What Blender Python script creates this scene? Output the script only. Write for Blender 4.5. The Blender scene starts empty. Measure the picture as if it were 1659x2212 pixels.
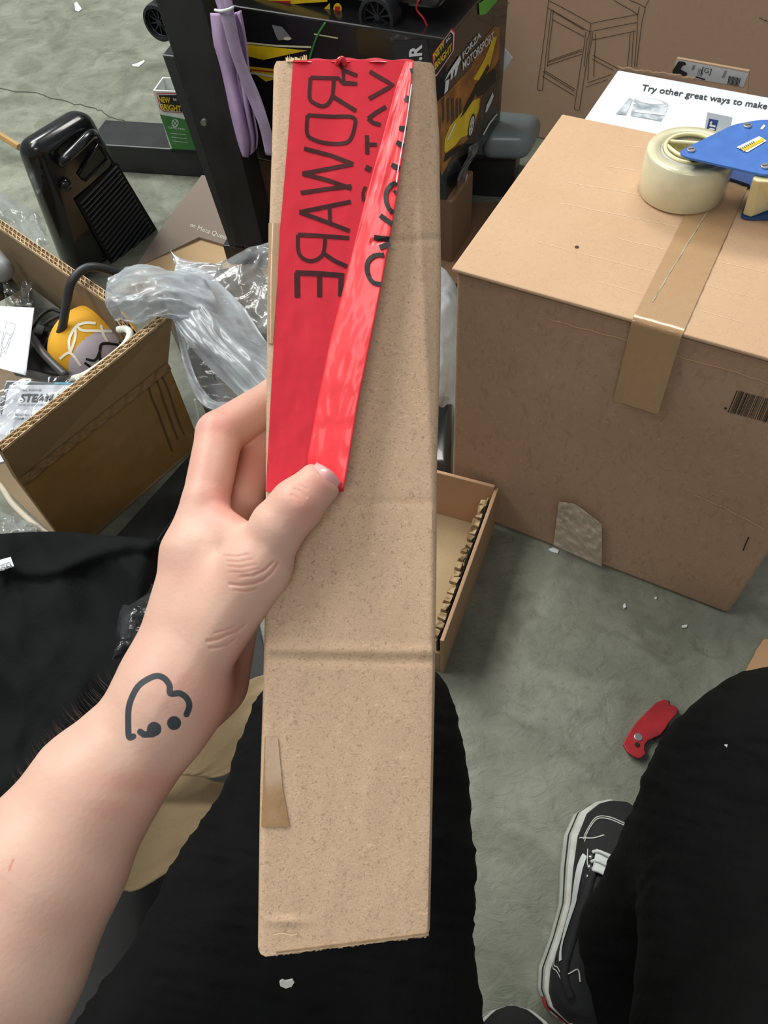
import bpy, bmesh, math, random
import numpy as np
from mathutils import Vector, Matrix

random.seed(7); np.random.seed(7)
sc = bpy.context.scene
COL = sc.collection

# ------------------------------------------------------------------ camera
FPX = 1661.0; CX, CY = 829.5, 1106.0; H = 0.95
NAD = (950.0, 2250.0)                       # where straight down falls in the frame
_n = np.array([NAD[0]-CX, NAD[1]-CY, FPX]); _n /= np.linalg.norm(_n)
_Z = -_n; _F = np.array([0, 0, 1.0]); _Y = _F - _F.dot(_Z)*_Z; _Y /= np.linalg.norm(_Y); _X = np.cross(_Y, _Z)
M = np.array([_X, _Y, _Z])                  # camera(x right, y down, z ahead) -> world
CAMP = np.array([0, 0, H])
cd = bpy.data.cameras.new('camera'); cam = bpy.data.objects.new('camera', cd); COL.objects.link(cam)
cd.sensor_fit = 'VERTICAL'; cd.sensor_height = 36.0; cd.lens = 36.0*FPX/2212.0
cd.clip_start = 0.01
_R = Matrix([[M[i][0], -M[i][1], -M[i][2]] for i in range(3)])
cam.matrix_world = Matrix.Translation(Vector(CAMP)) @ _R.to_4x4()
sc.camera = cam

# ------------------------------------------------------------------ light
w = bpy.data.worlds.new('world'); sc.world = w; w.use_nodes = True
w.node_tree.nodes['Background'].inputs[0].default_value = (0.93, 0.97, 1.0, 1)
w.node_tree.nodes['Background'].inputs[1].default_value = 0.215
def area(name, loc, aim, sx, sy, power, col=(1, .97, .93)):
    l = bpy.data.lights.new(name, 'AREA'); l.shape = 'RECTANGLE'; l.size = sx; l.size_y = sy; l.energy = power; l.color = col
    o = bpy.data.objects.new(name, l); COL.objects.link(o); o.location = loc
    d = Vector(aim)-Vector(loc); o.rotation_euler = d.to_track_quat('-Z', 'Y').to_euler(); return o
area('ceiling_or_fill_lamp', (-1.5, 1.25, 2.9), (-.3, .6, 0), 2.0, .8, 56)
area('ceiling_or_fill_lamp', (0.9, 2.3, 3.0), (.3, 1.0, 0), 1.7, .6, 50)
area('ceiling_or_fill_lamp', (-1.6, 2.8, 3.0), (-.6, 1.6, 0), 1.7, .5, 78, (.96, 1, .97))
area('ceiling_or_fill_lamp', (-.4, -1.7, 3.0), (0, .4, .2), 1.4, .4, 24)  # fill light added behind the camera to brighten faces turned this way
vs = sc.view_settings; vs.view_transform = 'Standard'; vs.look = 'None'; vs.gamma = 1.0; vs.exposure = 0.0
vs.use_curve_mapping = False

# ------------------------------------------------------------------ projection helpers
def ray(u, v):
    return M @ np.array([u-CX, v-CY, FPX])
def P(u, v, z=0.0):
    d = ray(u, v); return CAMP + d*((z-H)/d[2])
def W(u, v, d):
    return CAMP + M @ np.array([(u-CX)*d/FPX, (v-CY)*d/FPX, d])
def cs(u, v, d):
    return np.array([(u-CX)*d/FPX, (v-CY)*d/FPX, d])
def c2w(p):
    return CAMP + np.asarray(p) @ M.T
def proj(p):
    c = (np.asarray(p)-CAMP) @ M; return c[..., 0]/c[..., 2]*FPX+CX, c[..., 1]/c[..., 2]*FPX+CY
class Plane:
    """real plane in the room, point + normal; hit() finds where a line of sight meets it"""
    def __init__(s, p, n):
        s.p = np.array(p, float); s.n = np.array(n, float); s.n /= np.linalg.norm(s.n)
        if s.n.dot(CAMP-s.p) < 0: s.n = -s.n
    def hit(s, u, v, off=0.0):
        d = ray(u, v); t = (s.p + s.n*off - CAMP).dot(s.n)/d.dot(s.n); return CAMP + d*t
def vplane(a, b):
    a = np.array(a, float); b = np.array(b, float); t = b-a
    return Plane(a, (t[1], -t[0], 0))
def hplane(z): return Plane((0, 0, z), (0, 0, 1))

# ------------------------------------------------------------------ materials
def srgb(h):
    if isinstance(h, str):
        h = h.lstrip('#'); c = [int(h[i:i+2], 16)/255 for i in (0, 2, 4)]
    else: c = [x/255 for x in h]
    return tuple((x/12.92 if x <= .04045 else ((x+.055)/1.055)**2.4) for x in c)+(1,)
MATS = {}
def mat(name, col, rough=.6, metal=0, col2=None, nscale=20, ndetail=4, bump=0, bscale=60, stretch=(1, 1, 1),
        spec=.5, coat=0, sss=0, sheen=0, contrast=(.35, .65)):
    if name in MATS: return MATS[name]
    m = bpy.data.materials.new(name); m.use_nodes = True; nt = m.node_tree; b = nt.nodes['Principled BSDF']
    b.inputs['Base Color'].default_value = srgb(col); b.inputs['Roughness'].default_value = rough
    b.inputs['Metallic'].default_value = metal; b.inputs['Specular IOR Level'].default_value = spec
    b.inputs['Coat Weight'].default_value = coat
    if sheen: b.inputs['Sheen Weight'].default_value = sheen
    tc = nt.nodes.new('ShaderNodeTexCoord'); mp = nt.nodes.new('ShaderNodeMapping'); mp.inputs['Scale'].default_value = stretch
    nt.links.new(tc.outputs['Object'], mp.inputs['Vector'])
    n = nt.nodes.new('ShaderNodeTexNoise'); n.inputs['Scale'].default_value = nscale; n.inputs['Detail'].default_value = ndetail
    nt.links.new(mp.outputs[0], n.inputs['Vector'])
    r = nt.nodes.new('ShaderNodeValToRGB'); r.color_ramp.elements[0].position, r.color_ramp.elements[1].position = contrast
    c1 = srgb(col); c2 = srgb(col2) if col2 else tuple(min(1, x*1.12) for x in c1[:3])+(1,)
    r.color_ramp.elements[0].color = c1; r.color_ramp.elements[1].color = c2
    nt.links.new(n.outputs['Fac'], r.inputs[0]); nt.links.new(r.outputs[0], b.inputs['Base Color'])
    if bump:
        n2 = nt.nodes.new('ShaderNodeTexNoise'); n2.inputs['Scale'].default_value = bscale; n2.inputs['Detail'].default_value = 5
        nt.links.new(mp.outputs[0], n2.inputs['Vector'])
        bp = nt.nodes.new('ShaderNodeBump'); bp.inputs['Strength'].default_value = bump; bp.inputs['Distance'].default_value = .002
        nt.links.new(n2.outputs['Fac'], bp.inputs['Height']); nt.links.new(bp.outputs[0], b.inputs['Normal'])
    MATS[name] = m; return m
def mixcol(nt, fac, a, b, mode='MIX'):
    x = nt.nodes.new('ShaderNodeMix'); x.data_type = 'RGBA'; x.blend_type = mode
    if isinstance(fac, float): x.inputs[0].default_value = fac
    else: nt.links.new(fac, x.inputs[0])
    for s, i in ((a, 6), (b, 7)):
        if isinstance(s, tuple): x.inputs[i].default_value = s
        else: nt.links.new(s, x.inputs[i])
    return x.outputs[2]
def ramp(nt, src, p0, p1, c0=(0, 0, 0, 1), c1=(1, 1, 1, 1)):
    r = nt.nodes.new('ShaderNodeValToRGB'); e = r.color_ramp.elements
    e[0].position, e[1].position = p0, p1; e[0].color = c0; e[1].color = c1
    nt.links.new(src, r.inputs[0]); return r.outputs[0]
def noise(nt, scale, detail=4, stretch=(1, 1, 1), dist=0, rough=.5):
    tc = nt.nodes.new('ShaderNodeTexCoord'); mp = nt.nodes.new('ShaderNodeMapping'); mp.inputs['Scale'].default_value = stretch
    nt.links.new(tc.outputs['Object'], mp.inputs['Vector'])
    n = nt.nodes.new('ShaderNodeTexNoise'); n.inputs['Scale'].default_value = scale; n.inputs['Detail'].default_value = detail
    n.inputs['Distortion'].default_value = dist; n.inputs['Roughness'].default_value = rough
    nt.links.new(mp.outputs[0], n.inputs['Vector']); return n.outputs['Fac']
def cardboard(name, col, dark=None, fibre=.5, fscale=260, rough=.85, blotch=.5, bump=.15):
    """kraft board: soft cloudiness, short darker and lighter fibres, a faint tooth"""
    if name in MATS: return MATS[name]
    m = bpy.data.materials.new(name); m.use_nodes = True; nt = m.node_tree; b = nt.nodes['Principled BSDF']
    c = srgb(col); d = srgb(dark) if dark else tuple(x*.8 for x in c[:3])+(1,)
    base = mixcol(nt, ramp(nt, noise(nt, 7, 5), .3, .75, (0, 0, 0, 1), (blotch,)*3+(1,)), c, d)
    f1 = ramp(nt, noise(nt, fscale, 3, (1, 1, .35), 1.5), .54, .70, (0, 0, 0, 1), (fibre,)*3+(1,))
    f2 = ramp(nt, noise(nt, fscale*1.35, 3, (.4, 1, 1), 1.8), .56, .72, (0, 0, 0, 1), (fibre*.8,)*3+(1,))
    f3 = ramp(nt, noise(nt, fscale*.9, 2, (1, .5, 1), 2.5), .70, .76, (0, 0, 0, 1), (fibre,)*3+(1,))
    o = mixcol(nt, f1, base, tuple(x*.62 for x in c[:3])+(1,))
    o = mixcol(nt, f2, o, tuple(min(1, x*1.28) for x in c[:3])+(1,))
    o = mixcol(nt, f3, o, tuple(x*.35 for x in c[:3])+(1,))
    nt.links.new(o, b.inputs['Base Color']); b.inputs['Roughness'].default_value = rough
    b.inputs['Specular IOR Level'].default_value = .25
    bp = nt.nodes.new('ShaderNodeBump'); bp.inputs['Strength'].default_value = bump; bp.inputs['Distance'].default_value = .0012
    nt.links.new(noise(nt, fscale*.7, 4, dist=1), bp.inputs['Height']); nt.links.new(bp.outputs[0], b.inputs['Normal'])
    MATS[name] = m; return m
def film(name, tint, milk=.25, milkcol='#d8dee2', rough=.12, bump=.5, bscale=45, gloss=.28, creases=True, fres=1.0):
    """thin plastic film: see-through, milky where it bunches, with hard glints along its creases"""
    if name in MATS: return MATS[name]
    m = bpy.data.materials.new(name); m.use_nodes = True; nt = m.node_tree
    out = nt.nodes['Material Output']; nt.nodes.remove(nt.nodes['Principled BSDF'])
    tr = nt.nodes.new('ShaderNodeBsdfTransparent'); tr.inputs[0].default_value = srgb(tint)
    df = nt.nodes.new('ShaderNodeBsdfDiffuse'); df.inputs[0].default_value = srgb(milkcol)
    tl = nt.nodes.new('ShaderNodeBsdfTranslucent'); tl.inputs[0].default_value = srgb(milkcol)
    gl = nt.nodes.new('ShaderNodeBsdfGlossy'); gl.inputs['Roughness'].default_value = rough
    a = nt.nodes.new('ShaderNodeMixShader'); a.inputs[0].default_value = .35
    nt.links.new(df.outputs[0], a.inputs[1]); nt.links.new(tl.outputs[0], a.inputs[2])
    c = nt.nodes.new('ShaderNodeMixShader')
    if creases:
        r = ramp(nt, noise(nt, 16, 5, dist=1.2), .35, .7, (milk*.35,)*3+(1,), (min(1, milk*1.7),)*3+(1,)); nt.links.new(r, c.inputs[0])
    else: c.inputs[0].default_value = milk
    nt.links.new(tr.outputs[0], c.inputs[1]); nt.links.new(a.outputs[0], c.inputs[2])
    lw = nt.nodes.new('ShaderNodeFresnel'); lw.inputs[0].default_value = 1.5
    mm = nt.nodes.new('ShaderNodeMath'); mm.operation = 'MULTIPLY_ADD'; mm.inputs[1].default_value = fres; mm.inputs[2].default_value = gloss*.15
    mm.use_clamp = True; nt.links.new(lw.outputs[0], mm.inputs[0])
    e = nt.nodes.new('ShaderNodeMixShader'); nt.links.new(mm.outputs[0], e.inputs[0])
    nt.links.new(c.outputs[0], e.inputs[1]); nt.links.new(gl.outputs[0], e.inputs[2]); nt.links.new(e.outputs[0], out.inputs[0])
    if bump:
        bp = nt.nodes.new('ShaderNodeBump'); bp.inputs['Strength'].default_value = bump; bp.inputs['Distance'].default_value = .004
        nt.links.new(noise(nt, bscale, 4, dist=1.5), bp.inputs['Height'])
        for s in (gl, df, lw): nt.links.new(bp.outputs[0], s.inputs['Normal'])
    MATS[name] = m; return m

# ------------------------------------------------------------------ object helpers
def tag(o, label=None, cat=None, group=None, kind=None):
    if label: o['label'] = label
    if cat: o['category'] = cat
    if group: o['group'] = group
    if kind: o['kind'] = kind
    return o
def thing(name, loc, label, cat, group=None):
    o = bpy.data.objects.new(name, None); COL.objects.link(o); o.location = Vector(loc); o.empty_display_size = .02
    return tag(o, label, cat, group)
def wloc(o):
    l = Vector(o.location)
    return l + wloc(o.parent) if o.parent else l
def mesh(name, V, F, m, parent=None, smooth=False, bevel=0, seg=2, origin=None, sub=0, solid=0, uniq=False, autosm=False):
    """mesh from world-space points; its origin sits at `origin` or at its own lowest middle"""
    V = np.asarray(V, float)
    base = np.array(origin) if origin is not None else np.array([(V[:, 0].min()+V[:, 0].max())/2, (V[:, 1].min()+V[:, 1].max())/2, V[:, 2].min()])
    me = bpy.data.meshes.new(name); me.from_pydata((V-base).tolist(), [], [list(map(int, f)) for f in F]); me.update()
    bm = bmesh.new(); bm.from_mesh(me)
    if uniq: bmesh.ops.remove_doubles(bm, verts=bm.verts, dist=1e-5)
    bmesh.ops.recalc_face_normals(bm, faces=bm.faces); bm.to_mesh(me); bm.free()
    if smooth: me.polygons.foreach_set('use_smooth', [True]*len(me.polygons))
    ms = m if isinstance(m, (list, tuple)) else [m]
    for x in ms: me.materials.append(x)
    o = bpy.data.objects.new(name, me); COL.objects.link(o)
    if parent: o.parent = parent; o.location = Vector(base)-wloc(parent)
    else: o.location = Vector(base)
    if solid: s = o.modifiers.new('solid', 'SOLIDIFY'); s.thickness = solid; s.offset = 0
    if bevel: b = o.modifiers.new('bevel', 'BEVEL'); b.width = bevel; b.segments = seg; b.limit_method = 'ANGLE'; b.angle_limit = .6
    if sub: s = o.modifiers.new('sub', 'SUBSURF'); s.levels = s.render_levels = sub
    return o
HEXF = [(0, 3, 2, 1), (4, 5, 6, 7), (0, 1, 5, 4), (1, 2, 6, 5), (2, 3, 7, 6), (3, 0, 4, 7)]
def hexa(name, lo4, hi4, m, parent=None, bevel=.002, **k):
    return mesh(name, list(lo4)+list(hi4), HEXF, m, parent, bevel=bevel, **k)
def nrm(v): v = np.array(v, float); return v/np.linalg.norm(v)
def boxat(name, o, ax, ay, az, m, parent=None, bevel=.002, **k):
    """box from corner o along three edge vectors"""
    o, ax, ay, az = (np.array(x, float) for x in (o, ax, ay, az))
    q = [o, o+ax, o+ax+ay, o+ay]; return hexa(name, q, [p+az for p in q], m, parent, bevel, **k)
class MB:
    def __init__(s): s.V = []; s.F = []
    def add(s, V, F):
        n = len(s.V); s.V += [np.array(v, float) for v in V]; s.F += [tuple(i+n for i in f) for f in F]; return s
    def box(s, o, ax, ay, az):
        o, ax, ay, az = (np.array(x, float) for x in (o, ax, ay, az)); q = [o, o+ax, o+ax+ay, o+ay]
        return s.add(q+[p+az for p in q], HEXF)
    def tube(s, pts, r, n=10, cap=True):
        V, F = tubemesh(pts, r, n, cap); return s.add(V, F)
    def build(s, name, m, parent=None, **k): return mesh(name, s.V, s.F, m, parent, **k)
def catmull(pts, n=8, closed=False):
    pts = [np.array(p, float) for p in pts]; out = []; N = len(pts)
    if N < 3: return pts
    for i in range(N if closed else N-1):
        if closed: p0, p1, p2, p3 = (pts[(i+k-1) % N] for k in range(4))
        else: p0, p1, p2, p3 = pts[max(i-1, 0)], pts[i], pts[i+1], pts[min(i+2, N-1)]
        for j in range(n):
            t = j/n
            out.append(.5*(2*p1+(p2-p0)*t+(2*p0-5*p1+4*p2-p3)*t*t+(3*p1-p0-3*p2+p3)*t**3))
    if not closed: out.append(pts[-1])
    return out
def tubemesh(pts, r, n=10, cap=True):
    pts = [np.array(p, float) for p in pts]; V = []; F = []; up = None
    rr = r if hasattr(r, '__len__') else [r]*len(pts)
    for i, p in enumerate(pts):
        t = nrm(pts[min(i+1, len(pts)-1)]-pts[max(i-1, 0)]+1e-12)
        if up is None: up = np.cross(t, (0, 0, 1)) if abs(t[2]) < .9 else np.cross(t, (1, 0, 0))
        up = nrm(up - t*up.dot(t)); b = np.cross(t, up)
        for k in range(n):
            a = 2*math.pi*k/n; V.append(p+rr[i]*(math.cos(a)*up+math.sin(a)*b))
    for i in range(len(pts)-1):
        for k in range(n): F.append((i*n+k, i*n+(k+1) % n, (i+1)*n+(k+1) % n, (i+1)*n+k))
    if cap: F.append(tuple(range(n))[::-1]); F.append(tuple((len(pts)-1)*n+k for k in range(n)))
    return V, F
def tube(name, pts, r, m, parent=None, n=10, smoothpts=6, **k):
    if smoothpts: pts = catmull(pts, smoothpts)
    V, F = tubemesh(pts, r, n); return mesh(name, V, F, m, parent, smooth=True, **k)
def grid(name, fn, nu, nv, m, parent=None, solid=0, smooth=True, **k):
    V = [fn(i/(nu-1), j/(nv-1)) for j in range(nv) for i in range(nu)]
    F = [(j*nu+i, j*nu+i+1, (j+1)*nu+i+1, (j+1)*nu+i) for j in range(nv-1) for i in range(nu-1)]
    return mesh(name, V, F, m, parent, smooth=smooth, solid=solid, **k)
def prism(name, poly, off, m, parent=None, bevel=0, **k):
    """polygon of world points thickened by the vector off"""
    n = len(poly); V = [np.array(p, float) for p in poly]; V += [p+np.array(off) for p in V]
    F = [tuple(range(n))[::-1], tuple(range(n, 2*n))]+[(i, (i+1) % n, n+(i+1) % n, n+i) for i in range(n)]
    return mesh(name, V, F, m, parent, bevel=bevel, **k)
# printing: shapes drawn on a real surface, a hair above it
def tess(poly):
    from mathutils.geometry import tessellate_polygon
    return tessellate_polygon([[Vector((p[0], p[1], 0)) for p in poly]])
def ink_poly(mb, poly, hit, off=.0004, step=0):
    """polygon in frame coordinates dropped on the surface hit()"""
    T = tess(poly); mb.add([hit(p[0], p[1], off) for p in poly], T)
def ink_line(mb, pts, wd, hit, off=.0004, closed=False, sm=0):
    pts = [np.array(p, float) for p in pts]
    if sm: pts = catmull(pts, sm, closed)
    if closed: pts = pts+[pts[0]]
    L = []
    for i, p in enumerate(pts):
        if closed and i in (0, len(pts)-1): t = pts[1]-pts[-2]
        else: t = pts[min(i+1, len(pts)-1)]-pts[max(i-1, 0)]
        t = t/(np.linalg.norm(t)+1e-9); nn = np.array([-t[1], t[0]])*wd/2
        L.append(hit(*(p+nn), off)); L.append(hit(*(p-nn), off))
    mb.add(L, [(2*i, 2*i+1, 2*i+3, 2*i+2) for i in range(len(pts)-1)])
def ell(c, a, b, rot=0, n=28, a0=0, a1=360):
    r = math.radians(rot); o = []
    for i in range(n+(a1-a0 < 360)):
        t = math.radians(a0+(a1-a0)*i/n); x, y = a*math.cos(t), b*math.sin(t)
        o.append((c[0]+x*math.cos(r)-y*math.sin(r), c[1]+x*math.sin(r)+y*math.cos(r)))
    return o
_TC = {}
def glyphs(s, shear=0, bold=0):
    key = (s, shear, bold)
    if key in _TC: return _TC[key]
    cu = bpy.data.curves.new('t', 'FONT'); cu.body = s; cu.shear = shear; cu.offset = bold; cu.resolution_u = 3
    o = bpy.data.objects.new('t', cu); COL.objects.link(o); dg = bpy.context.evaluated_depsgraph_get(); dg.update()
    me = bpy.data.meshes.new_from_object(o.evaluated_get(dg))
    V = np.array([v.co[:2] for v in me.vertices]); F = [tuple(p.vertices) for p in me.polygons]
    bpy.data.objects.remove(o); bpy.data.curves.remove(cu); bpy.data.meshes.remove(me)
    lo = V.min(0); hi = V.max(0); V = (V-lo)/(hi-lo); _TC[key] = (V, F); return V, F
def ink_text(mb, s, o, ex, ey, hit, off=.0005, shear=0, bold=0):
    """lettering: o = lower left corner of the words, ex = their whole length, ey = their whole height"""
    V, F = glyphs(s, shear, bold); o, ex, ey = np.array(o, float), np.array(ex, float), np.array(ey, float)
    mb.add([hit(*(o+x*ex+y*ey), off) for x, y in V], F)
# value noise for cloth and film
_rng = np.random.RandomState(3); _T = _rng.rand(64, 64)
def vn(x, y):
    x = np.asarray(x, float); y = np.asarray(y, float)
    xi = np.floor(x).astype(int); yi = np.floor(y).astype(int); fx = x-xi; fy = y-yi
    fx = fx*fx*(3-2*fx); fy = fy*fy*(3-2*fy)
    g = lambda a, b: _T[a % 64, b % 64]
    return (g(xi, yi)*(1-fx)+g(xi+1, yi)*fx)*(1-fy)+(g(xi, yi+1)*(1-fx)+g(xi+1, yi+1)*fx)*fy
def fbm(x, y, o=3):
    return sum(vn(x*2**k+17*k, y*2**k+5*k)/2**k for k in range(o))-1+.5**o
def ridge(x, y, o=3):
    return sum((1-abs(2*vn(x*2**k+11*k, y*2**k+3*k)-1))/2**k for k in range(o))
# smooth solid bodies: tapered limbs melted together, skinned with surface nets
def cone(p, a, b, ra, rb):
    a = np.asarray(a, float); b = np.asarray(b, float); ba = b-a; l2 = ba.dot(ba)+1e-12
    t = np.clip(((p-a) @ ba)/l2, 0, 1)
    return np.sqrt((((p-a)-t[:, None]*ba)**2).sum(1)) - (ra+(rb-ra)*t)
def smin(a, b, k):
    h = np.clip(.5+.5*(b-a)/k, 0, 1); return b*(1-h)+a*h-k*h*(1-h)
def ellip(p, c, r, R=None):
    q = p-np.asarray(c, float)
    if R is not None: q = q @ R
    r = np.asarray(r, float); k0 = np.sqrt(((q/r)**2).sum(1)); k1 = np.sqrt(((q/(r*r))**2).sum(1))+1e-9
    return k0*(k0-1)/k1
def nets(fn, lo, hi, h):
    lo = np.array(lo, float); n = np.ceil((np.array(hi)-lo)/h).astype(int)+1
    ax = [lo[i]+h*np.arange(n[i]) for i in range(3)]
    G = np.stack(np.meshgrid(*ax, indexing='ij'), -1).reshape(-1, 3)
    v = np.concatenate([fn(G[i:i+400000]) for i in range(0, len(G), 400000)]).reshape(n)
    ins = v < 0; c = n-1; S = np.zeros(tuple(c)+(3,)); N = np.zeros(tuple(c))
    def sl(o): return tuple(slice(o[i], o[i]+c[i]) for i in range(3))
    for a in range(3):
        for o1 in (0, 1):
            for o2 in (0, 1):
                oa = [0, 0, 0]; b1, b2 = [x for x in range(3) if x != a]; oa[b1] = o1; oa[b2] = o2; ob = list(oa); ob[a] = 1
                va, vb = v[sl(oa)], v[sl(ob)]; m = (va < 0) != (vb < 0); t = np.where(m, va/(va-vb+1e-20), 0)
                for d in range(3): S[..., d] += np.where(m, oa[d]+(t if d == a else 0), 0)
                N += m
    act = N > 0; idx = -np.ones(tuple(c), int); idx[act] = np.arange(act.sum())
    ijk = np.argwhere(act); V = lo+h*(ijk+S[act]/N[act][:, None]); F = []
    for a in range(3):
        b1, b2 = [(1, 2), (2, 0), (0, 1)][a]
        s0 = [slice(1, c[i]) for i in range(3)]; s0[a] = slice(0, c[a]); s1 = list(s0); s1[a] = slice(1, c[a]+1)
        A, B = ins[tuple(s0)], ins[tuple(s1)]; e = np.argwhere(A != B)
        if not len(e): continue
        fl = A[tuple(e.T)]; off = np.ones(3, int); off[a] = 0; e = e+off
        q = []
        for d1, d2 in ((-1, -1), (0, -1), (0, 0), (-1, 0)):
            k = e.copy(); k[:, b1] += d1; k[:, b2] += d2; q.append(idx[tuple(k.T)])
        q = np.stack(q, 1); q[~fl] = q[~fl][:, ::-1]; F.append(q)
    return V, np.concatenate(F)
def snap(fn, V, it=2, e=2e-4):
    for _ in range(it):
        d = fn(V); g = np.stack([fn(V+np.eye(3)[i]*e)-d for i in range(3)], 1)/e
        V = V-(d/np.maximum((g*g).sum(1), .25))[:, None]*g
    return V
def body(name, fn, lo, hi, h, m, parent, sub=1, attrs=None, toworld=c2w, **k):
    V, F = nets(fn, lo, hi, h)
    me = bpy.data.meshes.new('tmp'); me.from_pydata(V.tolist(), [], F.tolist()); bm = bmesh.new(); bm.from_mesh(me)
    for _ in range(sub): bmesh.ops.subdivide_edges(bm, edges=bm.edges, cuts=1, use_grid_fill=True)
    V = np.array([x.co[:] for x in bm.verts]); F = [[q.index for q in f.verts] for f in bm.faces]; bm.free(); bpy.data.meshes.remove(me)
    V = snap(fn, V); o = mesh(name, toworld(V), F, m, parent, smooth=True, **k)
    if attrs:
        for nm, f in attrs.items():
            a = o.data.attributes.new(nm, 'FLOAT', 'POINT'); a.data.foreach_set('value', f(V).astype(np.float32))
    return o
def polydist(U, Vv, pts):
    """distance in the picture of points (U,Vv) to a polyline"""
    best = np.full(len(U), 1e9); q = np.stack([U, Vv], 1)
    for a, b in zip(pts[:-1], pts[1:]):
        a, b = np.array(a, float), np.array(b, float); ba = b-a; t = np.clip(((q-a) @ ba)/(ba.dot(ba)+1e-9), 0, 1)
        best = np.minimum(best, np.sqrt((((q-a)-t[:, None]*ba)**2).sum(1)))
    return best
def px(V): return V[:, 0]/V[:, 2]*FPX+CX, V[:, 1]/V[:, 2]*FPX+CY

# ------------------------------------------------------------------ shared surface looks
KRAFT = cardboard('kraft', '#c6aa8e', '#ba9e82', fibre=.95, fscale=640, blotch=.5)
BOXTOP = cardboard('box_kraft', '#c8a888', '#bd9b7a', fibre=.25, fscale=220, blotch=.7)
BOXOLD = cardboard('old_kraft', '#8f7251', '#7f623f', fibre=.3, fscale=180, blotch=.8)
INNER = cardboard('inner_kraft', '#b99878', '#ad8b6b', fibre=.2, fscale=200)
PALEK = cardboard('pale_kraft', '#b59e7b', '#a58f6d', fibre=.2, fscale=200)
BACKK = cardboard('back_kraft', '#ae9279', '#a6896f', fibre=.12, fscale=120, blotch=.4)
TAUPE = cardboard('taupe_card', '#8d8074', '#85786c', fibre=.05, fscale=150)
EDGE = mat('torn_edge', '#dcc7a4', .9, col2='#b1946d', nscale=120)
DARKGAP = mat('flute_shade', '#140f0a', .95)
STEEL = mat('black_steel', '#1c1d1e', .42, col2='#262829', nscale=14, bump=.1, bscale=120)
BLKPL = mat('black_plastic', '#121415', .22, col2='#1a1c1d', nscale=9, coat=.3)
BLKMATT = mat('black_matt', '#0b0c0d', .65, col2='#121314')
RUBBER = mat('rubber', '#1b1d21', .55, col2='#24272b')
BINK = mat('black_ink', '#171311', .55, col2='#1d1815')
BROWNINK = mat('brown_ink', '#4a3a2c', .8, col2='#3c2e22', nscale=90)
WHITE = mat('white_board', '#e3e9ef', .55, col2='#dbe2ea')
PAPER = mat('paper', '#ccd2da', .8, col2='#c2c8d0')
YEL = mat('yellow_print', '#e2c520', .4, col2='#cfae16', nscale=40)
YELW = mat('pale_yellow_print', '#e9e3a6', .4, col2='#cfc882')
REDP = mat('red_print', '#c1202a', .4, col2='#a81b22')
WINK = mat('white_ink', '#dfe5e8', .5, col2='#cdd4d8')
GREYINK = mat('grey_print', '#77797b', .5, col2='#5f6264')
ORG = mat('orange_print', '#b0702c', .4, col2='#5a3a1c', nscale=30, contrast=(.3, .7))
GREEN = mat('green_print', '#3d7f3a', .5, col2='#336f33', nscale=30)
CLEARF = film('clear_film', '#f6f8f8', .34, '#c2c8cb', rough=.17, bump=.4, bscale=26)
MILKF = film('milky_film', '#f4f6f7', 1.45, '#ccd4da', rough=.24, bump=.2, bscale=14, fres=.6, gloss=.2)
SLEEVE = film('sleeve_film', '#fbfcfc', .05, rough=.08, bump=.12, bscale=26, fres=.7, gloss=0)
def stuck(name, col, dark, fibre=.2, bump=.1, coat=.8, rough=.35, fs=200):
    m = cardboard(name, col, dark, fibre=fibre, fscale=fs, bump=bump, rough=rough); b = m.node_tree.nodes['Principled BSDF']
    b.inputs['Coat Weight'].default_value = coat; b.inputs['Coat Roughness'].default_value = .12; return m
PACKT = stuck('packing_tape', '#b08e68', '#a7845c')
GLOSST = stuck('glossy_tape', '#b39270', '#a2815e', bump=.5, fs=90)

# ------------------------------------------------------------------ floor
def floor_mat():
    m = bpy.data.materials.new('concrete'); m.use_nodes = True; nt = m.node_tree; b = nt.nodes['Principled BSDF']
    a = ramp(nt, noise(nt, 2.2, 6), .3, .7, srgb('#65685b'), srgb('#868a7b'))
    o = mixcol(nt, ramp(nt, noise(nt, 9, 6, dist=1.5), .4, .68, (0,)*3+(1,), (.6,)*3+(1,)), a, srgb('#979b8c'))
    o = mixcol(nt, ramp(nt, noise(nt, 4, 8, dist=1.4, rough=.6), .50, .68, (0,)*3+(1,), (.75,)*3+(1,)), o, srgb('#4f5147'))
    o = mixcol(nt, ramp(nt, noise(nt, 60, 8, dist=.8, rough=.7), .55, .72, (0,)*3+(1,), (.55,)*3+(1,)), o, srgb('#5a5b4f'))
    o = mixcol(nt, ramp(nt, noise(nt, 17, 9, dist=1.2, rough=.65), .52, .72, (0,)*3+(1,), (.6,)*3+(1,)), o, srgb('#5e5d4e'))
    nt.links.new(o, b.inputs['Base Color'])
    rr = ramp(nt, noise(nt, 12, 5), .3, .7, (.42,)*3+(1,), (.7,)*3+(1,)); nt.links.new(rr, b.inputs['Roughness'])
    b.inputs['Specular IOR Level'].default_value = .35
    bp = nt.nodes.new('ShaderNodeBump'); bp.inputs['Strength'].default_value = .7; bp.inputs['Distance'].default_value = .004
    nt.links.new(noise(nt, 34, 8, (1, 1.5, 1), dist=1.1, rough=.6), bp.inputs['Height']); nt.links.new(bp.outputs[0], b.inputs['Normal'])
    return m
fl = mesh('floor', [(-3, -1.5, 0), (3, -1.5, 0), (3, 5, 0), (-3, 5, 0)], [(0, 1, 2, 3)], floor_mat(), origin=(0, 0, 0)); tag(fl, kind='structure')
FLH = hplane(0).hit
mb = MB(); random.seed(2)
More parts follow.
